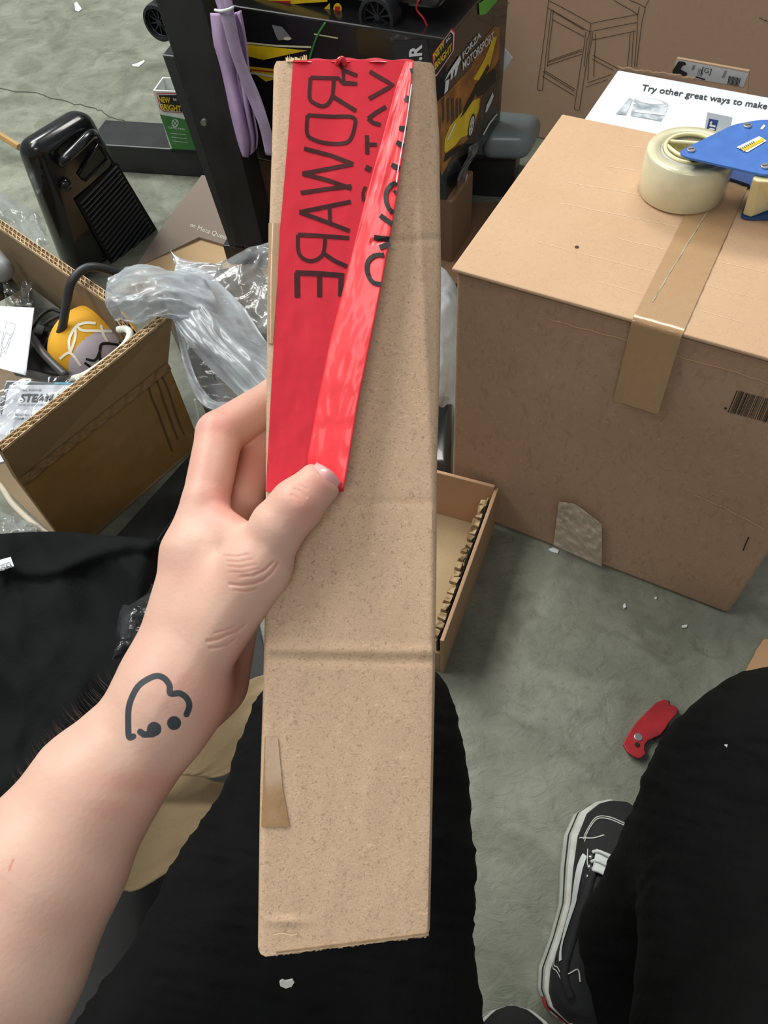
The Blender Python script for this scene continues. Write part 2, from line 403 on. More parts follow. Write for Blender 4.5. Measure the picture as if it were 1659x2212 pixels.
def wob(pts, a, n=5):
    out = []
    for p, q in zip(pts[:-1], pts[1:]):
        for i in range(n): out.append((p[0]+(q[0]-p[0])*i/n+random.uniform(-a, a), p[1]+(q[1]-p[1])*i/n+random.uniform(-a, a)))
    return out+[pts[-1]]
ink_line(mb, wob([(-60, 178), (0, 192), (80, 202), (150, 222), (205, 232), (235, 250), (285, 266), (335, 279), (360, 285)], 2.2), 1.8, FLH, .0006)
ck = mb.build('crack', mat('crack_dark', '#3b3a32', .9), fl, origin=(0, 0, 0)); tag(ck, kind='structure')

lerp0 = lambda a, b, s_: np.array(a, float)*(1-s_)+np.array(b, float)*s_
# ------------------------------------------------------------------ the large closed carton on the right
fdir = nrm((.333, -.215, 0)); sdir = np.array([-fdir[1], fdir[0], 0.0])
Bc = P(975, 1097, 0); BW, BD, BH = .405, .315, .436
t = thing('cardboard_box', Bc+fdir*BW/2+sdir*BD/2, 'big taped brown cardboard box on the floor with a barcode on its front', 'cardboard box')
boxat('box_body', Bc+(0, 0, .004), fdir*BW, sdir*BD, (0, 0, BH-.009), cardboard('box_front', '#b2937a', '#a5866b', fibre=.5, fscale=110, blotch=.9), t, bevel=.004, seg=3)
FP = Plane(Bc, np.cross(fdir, (0, 0, 1))).hit; TPz = hplane(BH).hit
for s0, s1, nm in ((-.004, BW*.517, 'top_flap'), (BW*.521, BW+.004, 'top_flap')):
    o0 = Bc+fdir*s0-sdir*.004+(0, 0, BH-.0045)
    boxat(nm, o0, fdir*(s1-s0), sdir*(BD+.006), (0, 0, .0045), BOXTOP, t, bevel=.0015)
# packing tape over the seam, bent down over the front
def taper(a, b):    # strip centred on the seam
    sx = BW*.519; hw = .024
    def f(i, j):
        x = sx+(i-.5)*2*hw; L = BD+.11; s = j*L-.11
        wv = .0006*math.sin(i*17+j*60)
        if s < 0: return Bc+fdir*(x+.004*(-s)*6)-sdir*(.0056+wv)+np.array([0, 0, BH+s])
        return Bc+fdir*x+sdir*(s-.0056)+np.array([0, 0, BH+.0010+abs(wv)])
    return f
tp = grid('packing_tape', taper(0, 1), 9, 90, PACKT, t); tag(tp, 'clear brown tape along the top seam and down the front')
mb = MB()
for yy, a, b in ((690, 1190, 1659), ):
    ink_line(mb, wob([(1185, 690), (1240, 705), (1330, 728), (1400, 745), (1480, 775), (1560, 795), (1659, 828)], 1.5), 1.7, FP, .0012)
mb.build('score_line', mat('score', '#c9a580', .8), t); mb = MB()
ink_line(mb, wob([(1500, 1070), (1560, 1095), (1620, 1125), (1652, 1145)], 1.2), 1.5, FP, .0012)
mb.build('score_line', mat('score', '#c9a580', .8), t)
mb = MB(); random.seed(5); xx = 0
d0 = np.array([1592, 843.]); dx = np.array([100, 27.]); dy = np.array([-20, 47.])
while xx < 1.25:
    wbar = random.choice((.012, .012, .02, .03)); q = [d0+dx*xx, d0+dx*(xx+wbar), d0+dx*(xx+wbar)+dy*(1+random.uniform(-.04, .04)), d0+dx*xx+dy]
    ink_poly(mb, q, FP, .0008); xx += wbar+random.choice((.012, .02, .03))
ink_poly(mb, ell((1567, 882), 3, 2.5), FP, .0008)
mb.build('barcode', mat('barcode_ink', '#2d221b', .8), t)
mb = MB(); ink_line(mb, wob([(1409, 652), (1440, 600), (1482, 530), (1530, 455)], .8), 2.6, TPz, .0018); mb.build('seam_gap', mat('seam_pale', '#b9b393', .6, col2='#8d8a6c', nscale=60), t)
for k_ in range(7):
    mb = MB(); a_ = lerp0((1120, 560), (1215, 300), k_/6); b_ = lerp0((1690, 720), (1690, 350), k_/6); random.seed(k_); c_ = a_+(b_-a_)*random.uniform(0, .35); e_ = a_+(b_-a_)*random.uniform(.55, .95)
    ink_line(mb, wob([tuple(c_), tuple((c_+e_)/2), tuple(e_)], .7), 1.0, TPz, .0002); mb.build('flute_mark', mat('flute_pale', '#d8bc9d', .85), t)
mb = MB(); ink_poly(mb, ell((1246, 533), 4.5, 2.5), TPz, .0008); mb.build('pinhole', BINK, t); mb = MB(); ink_line(mb, [(1605, 1190), (1612, 1172), (1618, 1160)], 2.5, FP, .0008)
mb.build('scuff', BINK, t)
def crtape(i, j):
    u = 1207+(1300-1207)*i; v0 = 1083+ (60*max(0, i-.35)**1.1 + 12*i); v1 = 1178+46*i
    p = FP(u-12*j*(1-i), v0+(v1-v0)*j, .0035+.0035*ridge(np.array([i*7+2+j*2]), np.array([j*6+1-i*3]))[0]); return p
g = grid('tape_scrap', crtape, 34, 40, stuck('dull_tape', '#bfae9a', '#a8967e', bump=.9, fs=50), t); tag(g, 'crumpled torn tape patch at the bottom edge')

# ------------------------------------------------------------------ tape gun on that carton
zt = BH+.0012
Rc = (P(1384, 425, zt)+P(1572, 425, zt))/2; rR = np.linalg.norm((P(1572, 425, zt)-P(1384, 425, zt)))/2
Rc = Rc+np.array([0, .012, 0]); t = thing('tape_gun', Rc, 'blue and cream hand tape dispenser with a fat clear roll, lying on the big box', 'tape dispenser')
def ring(name, c, ro, ri, z0, z1, m, par, n=72):
    V = []; F = []
    for r_, z_ in ((ri, z0), (ro-.0015, z0), (ro, z0+.002), (ro, z1-.002), (ro-.0015, z1), (ri, z1)):
        for k in range(n):
            a = 2*math.pi*k/n; V.append((c[0]+r_*math.cos(a), c[1]+r_*math.sin(a), z_))
    for q in range(6):
        for k in range(n): F.append((q*n+k, q*n+(k+1) % n, ((q+1) % 6)*n+(k+1) % n, ((q+1) % 6)*n+k))
    return mesh(name, V, F, m, par, smooth=True)
rollm = mat('tape_roll_side', '#dddabb', .18, col2='#d3cfae', nscale=30, coat=.5)
rollm.node_tree.nodes['Principled BSDF'].inputs['Subsurface Weight'].default_value = .4
rollm.node_tree.nodes['Principled BSDF'].inputs['Subsurface Radius'].default_value = (.012, .011, .007)
zr = zt+.047
ring('tape_roll', Rc, rR, rR*.70, zt, zr, rollm, t); ring('cardboard_core', Rc, rR*.70-.0004, rR*.655, zt, zr+.0006, mat('core', '#b9b9b4', .7), t)
cream = mat('cream_plastic', '#e8e2b4', .35, col2='#dfd8a6', coat=.2)
mb = MB()
rr_ = rR*.60; hub = [Rc+(rr_*math.cos(a), rr_*math.sin(a), zr-Rc[2]-.002) for a in np.linspace(0, 2*math.pi, 40)[:-1]]
for z_ in (0.003,): mb.tube([h+np.array([0, 0, z_]) for h in hub+[hub[0]]], .0022, 8)
sp = [Rc+np.array([rr_*math.cos(a)*s, rr_*math.sin(a)*s, zr-Rc[2]]) for a, s in ((math.radians(150), 1.0), (math.radians(215), .62), (math.radians(300), .5), (math.radians(345), .98))]
mb.tube(catmull(sp, 8), .0022, 8)
sp = [Rc+np.array([rr_*math.cos(a)*s, rr_*math.sin(a)*s, zr-Rc[2]]) for a, s in ((math.radians(135), 1.0), (math.radians(60), .45), (math.radians(20), .6), (math.radians(-20), 1))]
mb.tube(catmull(sp, 8), .0022, 8)
hb = mb.build('roll_hub', cream, t, smooth=True)
V = [Rc+(rr_*.97*math.cos(a), rr_*.97*math.sin(a), zz-Rc[2]) for zz in (zt+.004, zr-.004) for a in np.linspace(0, 2*math.pi, 41)[:-1]]
mesh('hub_wall', V, [(k, (k+1) % 40, 40+(k+1) % 40, 40+k) for k in range(40)]+[tuple(range(40))], cream, t, smooth=False)
ph = hplane(zr+.016).hit
blue = mat('blue_plate', '#3f74c4', .38, col2='#386bb8', nscale=60, coat=.15)
def rounded(poly, r=.25, n=5):
    out = []
    N = len(poly)
    for i in range(N):
        a, b, c = (np.array(poly[(i+k-1) % N], float) for k in range(3))
        la = min(r, np.linalg.norm(a-b)*.45); lc = min(r, np.linalg.norm(c-b)*.45)
        p = b+nrm(a-b)*la; q = b+nrm(c-b)*lc
        for j in range(n+1):
            s = j/n; out.append((1-s)**2*p+2*s*(1-s)*b+s*s*q)
    return out
pl = rounded([(1466, 326), (1585, 268), (1640, 258), (1800, 258), (1800, 360), (1655, 378), (1480, 338)], 14)
prism('side_plate', [ph(*p) for p in pl], (0, 0, -.0028), blue, t, bevel=.0008)
prism('lower_plate', [hplane(zt+.0035).hit(*p) for p in rounded([(1540, 372), (1600, 350), (1800, 380), (1800, 470), (1620, 470), (1600, 466), (1625, 400)], 10)], (0, 0, -.003), mat('blue_dark', '#254b86', .4), t)
scr = mat('zinc', '#b9bec4', .3, metal=.9)
for u, v in ((1492, 325), (1614, 273), (1652, 361)):
    c = ph(u, v); V = [c+(.0045*math.cos(a), .0045*math.sin(a), zz) for zz, a in [(z, a) for z in (-.001, .0018) for a in np.linspace(0, 2*math.pi, 17)[:-1]]]
    s_ = mesh('screw', V, [(k, (k+1) % 16, 16+(k+1) % 16, 16+k) for k in range(16)]+[tuple(range(16, 32))], scr, t, bevel=.0006)
    mb = MB(); mb.box(c+(-.003, -.0005, .0016), (.006, 0, 0), (0, .001, 0), (0, 0, .0004)); mb.build('screw_slot', BINK, s_)
mb = MB(); ink_line(mb, [(1644, 279), (1652, 270)], 5, ph, .0006); mb.build('plate_slot', WINK, t)
mb = MB(); ink_poly(mb, [(1591, 318), (1640, 294), (1656, 304), (1614, 329)], ph, .0008); lb = mb.build('sticker', mat('label_white', '#e9ecd9', .5), t)
mb = MB(); ink_line(mb, [(1604, 324), (1650, 300)], 7, ph, .0012); mb.build('yellow_band', YEL, lb)
mb = MB(); [ink_line(mb, [(1598+i*4, 319-i*2), (1602+i*4, 322-i*2)], 1.5, ph, .0016) for i in range(8)]; mb.build('print_marks', BINK, lb)
q = [(1622, 372), (1600, 462), (1608, 468), (1640, 462), (1670, 445), (1800, 430), (1800, 372)]
top = [hplane(zr+.012).hit(u, v) for u, v in [(1630, 376), (1626, 384), (1635, 392), (1700, 395), (1800, 395), (1800, 372), (1700, 370)]]
bot = [hplane(zt+.004).hit(u, v) for u, v in [(1608, 452), (1604, 464), (1622, 470), (1660, 455), (1800, 440), (1800, 420), (1690, 420)]]
n = 7; mesh('pistol_grip', top+bot, [tuple(range(n))[::-1], tuple(range(n, 2*n))]+[(i, (i+1) % n, n+(i+1) % n, n+i) for i in range(n)], cream, t, bevel=.002)
tube('roller_axle', [ph(1500, 338, -.003), hplane(zr-.01).hit(1496, 350), hplane(zr-.012).hit(1515, 356)], .004, BLKMATT, t, smoothpts=0)

# ------------------------------------------------------------------ white appliance carton behind it
Wb = P(1335, 150, .36); wf = nrm(P(1640, 193, .36)-Wb); wf = fdir; WD = .25
o0 = Wb-sdir*WD; o0 = np.array([o0[0], o0[1], 0])
t = thing('appliance_carton', o0+fdir*.2, 'white glossy carton with a grey printed jar, behind the big brown box', 'box')
boxat('box_body', o0, fdir*.5, sdir*WD, (0, 0, .36), WHITE, t, bevel=.003)
wp = hplane(.36).hit; mb = MB()
# lettering follows the lid
ink_text(mb, 'Try other great ways to make…', (1383, 199), (292, 44), (6, -17), wp, .0008, bold=.012)
mb.build('lettering', mat('slate_ink', '#2c3338', .6), t)
mb = MB(); ink_poly(mb, ell((1406, 222), 38, 9, 8), wp, .0006); ink_poly(mb, [(1368, 224), (1444, 232), (1428, 262), (1362, 250)], wp, .0005); ink_poly(mb, [(1360, 211), (1367, 215), (1352, 248), (1330, 246)], wp, .0007)
jar = mb.build('jar_picture', mat('jar_grey', '#8b98a1', .5, col2='#c8d2d8', nscale=50, contrast=(.4, .6)), t)
mb = MB(); ink_poly(mb, ell((1405, 219), 29, 5.5, 8), wp, .001); ink_line(mb, [(1372, 240), (1436, 247)], 5, wp, .001); mb.build('jar_highlight', WINK, jar)
mb = MB(); 
def torn(u0, v0, u1, v1, h, n=26):
    top = [(u0+(u1-u0)*i/n, v0+(v1-v0)*i/n-h*(.45+.55*random.random())) for i in range(n+1)]
    return top+[(u1, v1+2), (u0, v0+2)]
bp_ = Plane(Wb+sdir*.002, sdir).hit
prism('torn_flap', [bp_(*q) for q in torn(1333, 152, 1500, 176, 9)], sdir*.004, mat('torn_brown', '#7d6650', .9), t)
# clear key card with a blue mark, leaning on the roll
t = thing('plastic_badge', P(1545, 290, .437), 'clear plastic tag with a dark blue mark, standing behind the tape roll', 'tag')
bp2 = Plane(P(1520, 300, BH+.001), -sdir+np.array([0, 0, .5])).hit
prism('card', [bp2(*q) for q in ((1528, 243), (1582, 254), (1574, 300), (1518, 300))], sdir*.0008, film('card_film', '#e8eef2', .45, creases=False, bump=0), t)
mb = MB(); ink_poly(mb, [(1532, 256), (1552, 260), (1542, 296), (1523, 292)], bp2, .0006); k = mb.build('blue_mark', mat('navy', '#1d3c78', .5), t)
mb = MB(); ink_text(mb, 'nr', (1541, 291), (7, -27), (-13, -3), bp2, .001, bold=.02); mb.build('mark_lettering', WINK, k)
# shipping label on a kraft panel behind the white carton
pb = Plane(Wb+sdir*.03, sdir).hit
t = thing('labelled_panel', pb(1535, 190), 'kraft panel with a grey shipping label behind the white carton', 'cardboard')
prism('panel', [pb(*q) for q in ((1440, 160), (1462, 126), (1618, 154), (1612, 230), (1440, 220))], sdir*.005, BACKK, t)
mb = MB(); ink_poly(mb, [(1462, 128), (1617, 158), (1606, 188), (1450, 162)], pb, .0006); lb = mb.build('label', mat('label_grey', '#b4b7b8', .7, col2='#a7aaab'), t)
mb = MB(); ink_poly(mb, rounded([(1453, 152), (1466, 132), (1480, 134), (1483, 140), (1474, 142), (1470, 150), (1486, 158), (1480, 166), (1452, 160)], 3), pb, .001)
for i in range(9): ink_line(mb, [(1576+i*2.9, 164+i*.6), (1572+i*2.9, 182+i*.6)], 1.5 if i % 3 else 2.4, pb, .001)
for i in range(4): ink_line(mb, [(1506+i*3, 163+i), (1510+i*3, 148+i)], .9, pb, .001)
ink_text(mb, '[G]', (1514, 159), (20, 4), (4, -14), pb, .001); ink_line(mb, [(1503, 166), (1523, 172)], 3, pb, .001)
for i in range(3): ink_line(mb, [(1494+i*2, 151), (1498+i*2, 141)], .8, pb, .001); ink_line(mb, [(1560+i*2, 168), (1566+i*2, 153)], .8, pb, .001)
mb.build('print', BINK, lb)

# ------------------------------------------------------------------ furniture carton standing at the back
b0 = P(1168, 300, 0)-fdir*.22
t = thing('furniture_carton', b0+fdir*.55+sdir*.05, 'tall flat brown carton with a line drawing of a bar stool', 'cardboard box')
boxat('box_body', b0, fdir*1.1, sdir*.12, (0, 0, 1.15), BACKK, t, bevel=.004)
bk = Plane(b0, sdir).hit; mb = MB()
LN = [[(345, 0), (600, 140), (880, 85)], [(340, 45), (592, 190), (872, 135)], [(600, 140), (592, 190)], [(345, 5), (310, 300), (278, 535), (290, 542), (308, 540), (330, 340), (362, 60)], [(362, 60), (560, 180)],
      [(375, 60), (345, 340), (338, 400)], [(365, 115), (560, 220)], [(570, 190), (535, 420), (500, 650)], [(500, 650), (512, 660), (530, 655), (565, 420), (600, 195)], [(592, 190), (575, 250), (558, 400)], [(612, 195), (588, 330), (580, 480)],
      [(605, 240), (870, 185)], [(835, 195), (828, 300), (818, 398)], [(855, 190), (848, 300), (842, 400)], [(880, 85), (872, 240), (860, 398)], [(925, 42), (900, 160), (872, 398)], [(735, 0), (880, 85)], [(830, 0), (925, 42), (945, 0)],
      [(880, 85), (890, 40)], [(345, 365), (545, 295)], [(340, 390), (545, 325)], [(345, 375), (545, 305)], [(310, 425), (500, 545)], [(308, 455), (500, 572)], [(325, 425), (505, 535)], [(610, 330), (760, 410)], [(605, 352), (735, 420)],
      [(580, 495), (725, 445)], [(568, 522), (700, 475)], [(628, 200), (615, 460)]]
for L in LN: ink_line(mb, wob([(1060+x/2.77, y/2.77) for x, y in L], .5, 3), 1.25, bk, .0012)
mb.build('stool_drawing', BROWNINK, t); mb = MB()
ink_line(mb, [(1084+8*math.cos(a)*2, 2+6*math.sin(a)*1.6) for a in np.linspace(.2, 3.2, 12)], 1.3, bk, .0012)
ink_line(mb, wob([(1642, 40), (1659, 44), (1672, 52)], 3, 6), 1.2, bk, .0012)
mb.build('scroll_drawing', BROWNINK, t)
pg = Plane(P(1075, 300, .1), sdir*1.0+fdir*.2)
t = prism('paper_tag', [pg.hit(*q) for q in ((1068, 108), (1082, 96), (1107, 125), (1088, 155), (1070, 140))], sdir*.0015, PAPER); tag(t, 'small white paper tag sticking out behind the black racing toy carton', 'tag')

# ------------------------------------------------------------------ black steel stand: foot beam and post
def vh(xy, z0, v):      # height above xy at which a vertical reaches picture row v
    return min((abs(proj(np.array([xy[0], xy[1], h]))[1]-v), h) for h in np.arange(z0, .93, .002))[1]
bl = P(210, 368, 0); br = P(1108, 429, 0); bdir = nrm(br-bl); bn = np.array([-bdir[1], bdir[0], 0]); BLn = np.linalg.norm(br-bl)
pbz = .05; pc = P(533, 545, pbz)
t = thing('steel_stand', (bl+br)/2, 'black steel stand with a long foot beam and upright post', 'stand')
boxat('foot_beam', bl, bdir*(BLn-.12), bn*.10, (0, 0, .062), STEEL, t, bevel=.003)
boxat('end_foot', br-bdir*.125, bdir*.125, bn*.125, (0, 0, .088), STEEL, t, bevel=.004)
pw = .072; pd = nrm(P(572, 545, pbz)-P(500, 538, pbz)); pn = np.array([-pd[1], pd[0], 0])
c0 = P(502, 532, pbz); c0 = np.array([c0[0], c0[1], pbz])
def post(name, b2, t2, zb, zt, dep, m, inset=0):
    B = [P(*q, zb) for q in b2]; T = [P(*q, zt) for q in t2]; s_ = pn*dep
    return hexa(name, [B[0]+pn*inset, B[1]+pn*inset, B[1]+s_, B[0]+s_], [T[0]+pn*inset, T[1]+pn*inset, T[1]+s_, T[0]+s_], m, t, bevel=.002)
post('outer_post', ((498, 533), (540, 540)), ((352, 116), (418, 127)), pbz, .36, .07, STEEL)
post('side_channel', ((544, 541), (576, 545)), ((424, 130), (482, 168)), pbz, .335, .06, STEEL, .006)
post('inner_post', ((505, 534), (568, 544)), ((321, -30), (430, -12)), pbz+.01, .47, .06, STEEL, .006)
STEELD = mat('steel_shaded', '#0b0c0d', .5)  # the post's black steel darkened, shade painted into its recess
post('recess_face', ((512, 535), (528, 538)), ((377, 119), (402, 124)), pbz, .36, .002, STEELD, -.003)
post('left_flange', ((498, 533), (512, 535)), ((352, 116), (377, 119)), pbz, .36, .004, mat('steel_lit', '#2c2e2d', .4), -.004)  # same steel lightened, stands for light on the left facet
post('mid_flange', ((530, 538), (541, 540)), ((402, 124), (420, 127)), pbz, .36, .004, mat('steel_lit_warm', '#2c2a26', .45), -.004)  # same steel in a paler warm tone for the lit middle facet
post('groove', ((520, 536), (524, 537)), ((385, 120), (391, 121)), pbz, .36, .0006, mat('steel_lit_groove', '#33332f', .5), -.0012)  # same steel lightened again, light painted along the groove
boxat('base_plate', c0-pd*.02-pn*.0, pd*.13, pn*.10, (0, 0, -pbz+.001), STEEL, t, bevel=.002)
pp = Plane(c0, pn).hit; c = pp(442, 262)
V, F = tubemesh([c, c-pn*.006], .005, 12); mesh('bolt', V, F, scr, t)

# ------------------------------------------------------------------ brown carton, racing toy carton and the toy on it
cz = .15
K = P(963, 433, cz); R2 = P(1081, 261, cz); s2 = nrm(R2-K); f2 = np.array([s2[1], -s2[0], 0]); FD = np.linalg.norm(R2-K)
L2 = P(492, 332, cz); FW = float((K-L2).dot(f2)); kh = vh(K, cz, 84)
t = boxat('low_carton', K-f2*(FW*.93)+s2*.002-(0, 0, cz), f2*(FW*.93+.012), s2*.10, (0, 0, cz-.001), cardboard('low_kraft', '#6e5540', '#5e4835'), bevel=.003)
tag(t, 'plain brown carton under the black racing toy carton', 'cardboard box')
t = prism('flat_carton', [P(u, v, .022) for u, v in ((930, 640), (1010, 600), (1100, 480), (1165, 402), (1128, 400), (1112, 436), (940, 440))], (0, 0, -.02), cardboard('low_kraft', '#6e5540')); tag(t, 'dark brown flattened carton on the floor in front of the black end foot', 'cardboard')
t = thing('toy_carton', K-f2*FW/2+s2*FD/2, 'black racing toy carton with a yellow car picture and game lettering', 'toy box')
GLB = mat('gloss_black_card', '#131314', .25, col2='#1b1b1c', nscale=20, coat=.35)
boxat('box_body', K-f2*FW, f2*FW, s2*FD, (0, 0, kh-cz), GLB, t, bevel=.003)
fp = Plane(K, f2).hit; sp_ = Plane(K, s2).hit
def z6(x, y): return (840+x/4.88, 60+y/4.88)
mb = MB(); ink_poly(mb, [z6(*q) for q in ((505, 780), (600, 700), (860, 420), (1000, 120), (1110, -20), (1168, 0), (1160, 420), (1120, 700), (820, 1250), (640, 1400), (560, 1560), (540, 1500))], fp, .0004)
ink_poly(mb, [z6(*q) for q in ((540, 900), (600, 860), (590, 1300), (560, 1500))], fp, .0006); a_ = mb.build('sunset_print', ORG, t)
mb = MB(); ink_poly(mb, [z6(*q) for q in ((1010, 620), (1165, 330), (1165, 950), (1100, 1010), (880, 1290), (620, 1440), (700, 1300), (900, 1120))], fp, .0007)
for x in (560, 610, 660, 705, 740): ink_poly(mb, [z6(x, 760), z6(x+24, 730), z6(x+26, 960), z6(x+4, 1010)], fp, .0008)
mb.build('road_print', mat('road', '#2b241d', .4, col2='#40362a', nscale=60), t)
mb = MB(); ink_poly(mb, [z6(*q) for q in ((585, 1300), (590, 1180), (640, 1040), (720, 950), (800, 850), (900, 760), (960, 740), (950, 860), (900, 1000), (830, 1130), (760, 1160), (700, 1240), (600, 1320))], fp, .001)
ink_poly(mb, [z6(*q) for q in ((890, 540), (1010, 330), (1100, 100), (1140, 90), (1060, 420), (960, 560))], fp, .0009)
yc = mb.build('yellow_car_print', YEL, t)
mb = MB(); ink_poly(mb, ell(z6(872, 1035), 6, 27, 10), fp, .0014); ink_poly(mb, [z6(*q) for q in ((750, 960), (800, 840), (900, 640), (1050, 380), (1060, 420), (960, 600), (890, 760), (800, 900))], fp, .0013)
ink_poly(mb, [z6(*q) for q in ((910, 600), (1120, 420), (1130, 560), (1000, 700), (930, 730))], fp, .0012); ink_poly(mb, [z6(*q) for q in ((580, 1420), (600, 1330), (760, 1230), (740, 1290), (640, 1370))], fp, .0012)
mb.build('car_shadow_print', BINK, yc)
mb = MB(); ink_line(mb, [z6(*p) for p in ell((872, 1035), 17, 100, 10)], 1.6, fp, .0018, closed=True)
for a in range(0, 180, 36): e = ell((872, 1035), 17, 100, 10); ink_line(mb, [z6(*e[(a*28//360) % 28]), z6(*e[(a*28//360+14) % 28])], 1, fp, .0018)
ink_line(mb, [z6(620, 1180), z6(700, 1010)], 3, fp, .0018); ink_poly(mb, [z6(*q) for q in ((1015, 890), (1030, 820), (1095, 680), (1105, 720), (1080, 790), (1030, 890))], fp, .0018)
ink_line(mb, [z6(995, 1130), z6(1060, 1010), z6(1140, 910)], 3, fp, .0018)
ink_poly(mb, [z6(*q) for q in ((585, 570), (630, 470), (750, 290), (760, 330), (735, 400), (650, 480))], fp, .0016); ink_poly(mb, [z6(*q) for q in ((600, 560), (640, 540), (620, 660), (585, 705))], fp, .0016)
ink_poly(mb, [z6(*q) for q in ((655, 470), (690, 430), (670, 530), (650, 560))], fp, .0016); ink_poly(mb, [z6(*q) for q in ((700, 420), (735, 390), (712, 490), (690, 520))], fp, .0016)
mb.build('white_logo', WINK, t); mb = MB(); ink_text(mb, 'FORZA', z6(782, 330), np.array((190, -235))/4.88, np.array((-6, -62))/4.88, fp, .0016, bold=.01)
ink_text(mb, 'MOTORSPORT', z6(785, 450), np.array((330, -330))/4.88, np.array((-8, -88))/4.88, fp, .0016, bold=.01)
mb.build('white_lettering', WINK, t)
bd = [z6(*q) for q in ((455, 285), (665, 0), (700, 40), (690, 240), (500, 520), (470, 540))]
def badge(par, hit, outline, inner, t1, t2, t3):
    m1 = MB(); ink_poly(m1, outline, hit, .0018); b1 = m1.build('badge', REDP, par)
    c = np.mean(np.array(outline), 0)
    for nm, sc_, mt, of in (('badge_rim', .92, WINK, .0024), ('badge_field', .84, BINK, .003)):
        m1 = MB(); ink_poly(m1, [c+(np.array(q)-c)*sc_ for q in outline], hit, of); m1.build(nm, mt, b1)
    m1 = MB(); ink_text(m1, *t1, hit, .0036, bold=.03); ink_text(m1, *t2, hit, .0036, bold=.03); m1.build('badge_lettering', YEL, b1)
    m1 = MB(); ink_text(m1, *t3, hit, .0036, bold=.02); m1.build('badge_small_lettering', WINK, b1)
v_ = lambda *a: np.array(a, float)
badge(t, fp, bd, None, ('NEW', z6(480, 345), v_(110, -150)/4.88, v_(-4, -78)/4.88), ('BRIGHT', z6(485, 450), v_(180, -210)/4.88, v_(-2, -80)/4.88), ('RC', z6(605, 165), v_(46, -60)/4.88, v_(-2, -40)/4.88))
mb = MB(); ink_poly(mb, [(1034, 8), (1036, 33), (1050, 30), (1074, 2), (1074, -20)], fp, .0016); mb.build('green_sticker', mat('bright_green', '#4fa83a', .4), t)
# long face
mb = MB(); ink_poly(mb, [(849, 88), (922, 84), (932, 150), (960, 400), (880, 380)], sp_, .0006); mb.build('end_strip', mat('slate_card', '#26292d', .5), t)
mb = MB(); ink_text(mb, 'S.R', (912, 148), (0, -52), (-29, 3), sp_, .0012, bold=.03); mb.build('strip_lettering', WINK, t)
def z2(x, y): return (440+x/2.242, y/2.242)
mb = MB()
for q in (((205, 215), (500, 245), (420, 262), (290, 290), (200, 270)), ((215, 320), (345, 335), (345, 385), (300, 395), (230, 345)), ((0, 215), (60, 225), (60, 280), (20, 250))):
    mb = MB(); ink_poly(mb, [z2(*p) for p in q], sp_, .0008); mb.build('yellow_print', YEL, t)
mb = MB(); ink_line(mb, [z2(210, 208), z2(350, 222), z2(520, 228)], 4, sp_, .0012); ink_line(mb, [z2(225, 352), z2(345, 372)], 5, sp_, .0012); ink_line(mb, [z2(535, 165), z2(650, 185)], 3, sp_, .0012); ink_poly(mb, ell(z2(405, 187), 8, 3.5), sp_, .0012)
mb.build('streak_print', mat('pale_streak', '#c9c8a0', .4), t)
mb = MB(); ink_line(mb, [z2(230, 338), z2(345, 350)], 3.2, sp_, .0014); mb.build('red_streak_print', REDP, t)
mb = MB(); ink_poly(mb, [z2(*p) for p in ((330, 120), (380, 130), (430, 190), (360, 195), (350, 175))], sp_, .0008); mb.build('grey_print', GREYINK, t)
tube('green_cord', [sp_(*z2(590, 110), .003), sp_(*z2(555, 165), .005), sp_(*z2(530, 230), .003), sp_(*z2(512, 292), .003)], .0016, GREEN, t)

# the toy car parked on top of that carton
cp = K-f2*FW+s2*.03+np.array([0, 0, kh-cz]); ch = Plane(cp, s2).hit
wc1 = ch(822, 30); wr = float(wc1[2]-kh); wr = max(wr, .03); wc2 = ch(352, 42)
t = thing('toy_race_car', (wc1+wc2)/2*np.array([1, 1, 0])+np.array([0, 0, kh]), 'black toy race car with yellow and red stripes on top of the racing toy carton', 'toy car')
cdir = nrm((wc1-wc2)*np.array([1, 1, 0])); CL = np.linalg.norm(wc1-wc2)
def wheel(c, par):
    W_ = thing('wheel', c, None, None); W_.parent = par; W_.location = Vector(c)-Vector(par.location)
    c = np.array(c); V, F = [], []
    n = 40; prof = [(1.0, .012), (1.0, -.012), (.96, -.017), (.80, -.018), (.76, -.012), (.74, .002)]
    for r_, y_ in prof:
        for k in range(n):
            a = 2*math.pi*k/n; V.append(c+wr*r_*(math.cos(a)*cdir+math.sin(a)*v_(0, 0, 1))+s2*y_)
    F = [(q*n+k, q*n+(k+1) % n, (q+1)*n+(k+1) % n, (q+1)*n+k) for q in range(len(prof)-1) for k in range(n)]+[tuple(range((len(prof)-1)*n, len(prof)*n))]
    mesh('tyre', V, F, RUBBER, W_, smooth=False)
    m1 = MB()
    for k in range(10):
        a = 2*math.pi*k/10+.2; d = math.cos(a)*cdir+math.sin(a)*v_(0, 0, 1); e = math.cos(a+1.57)*cdir+math.sin(a+1.57)*v_(0, 0, 1)
        m1.box(c+d*wr*.1-e*wr*.035-s2*.011, d*wr*.64, e*wr*.07, s2*.004)
    V, F = tubemesh([c-s2*.013, c-s2*.004], wr*.16, 16); m1.add(V, F)
    ring_ = [c+wr*.73*(math.cos(a)*cdir+math.sin(a)*v_(0, 0, 1))-s2*.011 for a in np.linspace(0, 2*math.pi, 33)]
    m1.tube(ring_, wr*.035, 8); m1.build('rim', mat('rim_grey', '#34373d', .35, metal=.4), W_)
    return W_
def part_empty_fix(o):
    for k in ('label', 'category'):
        if k in o: del o[k]
for c in (wc1, wc2): wheel(c, t)
zc = lambda x, z, y=0: (wc2+cdir*(x*CL))*v_(1, 1, 0)+v_(0, 0, kh+z)+s2*y
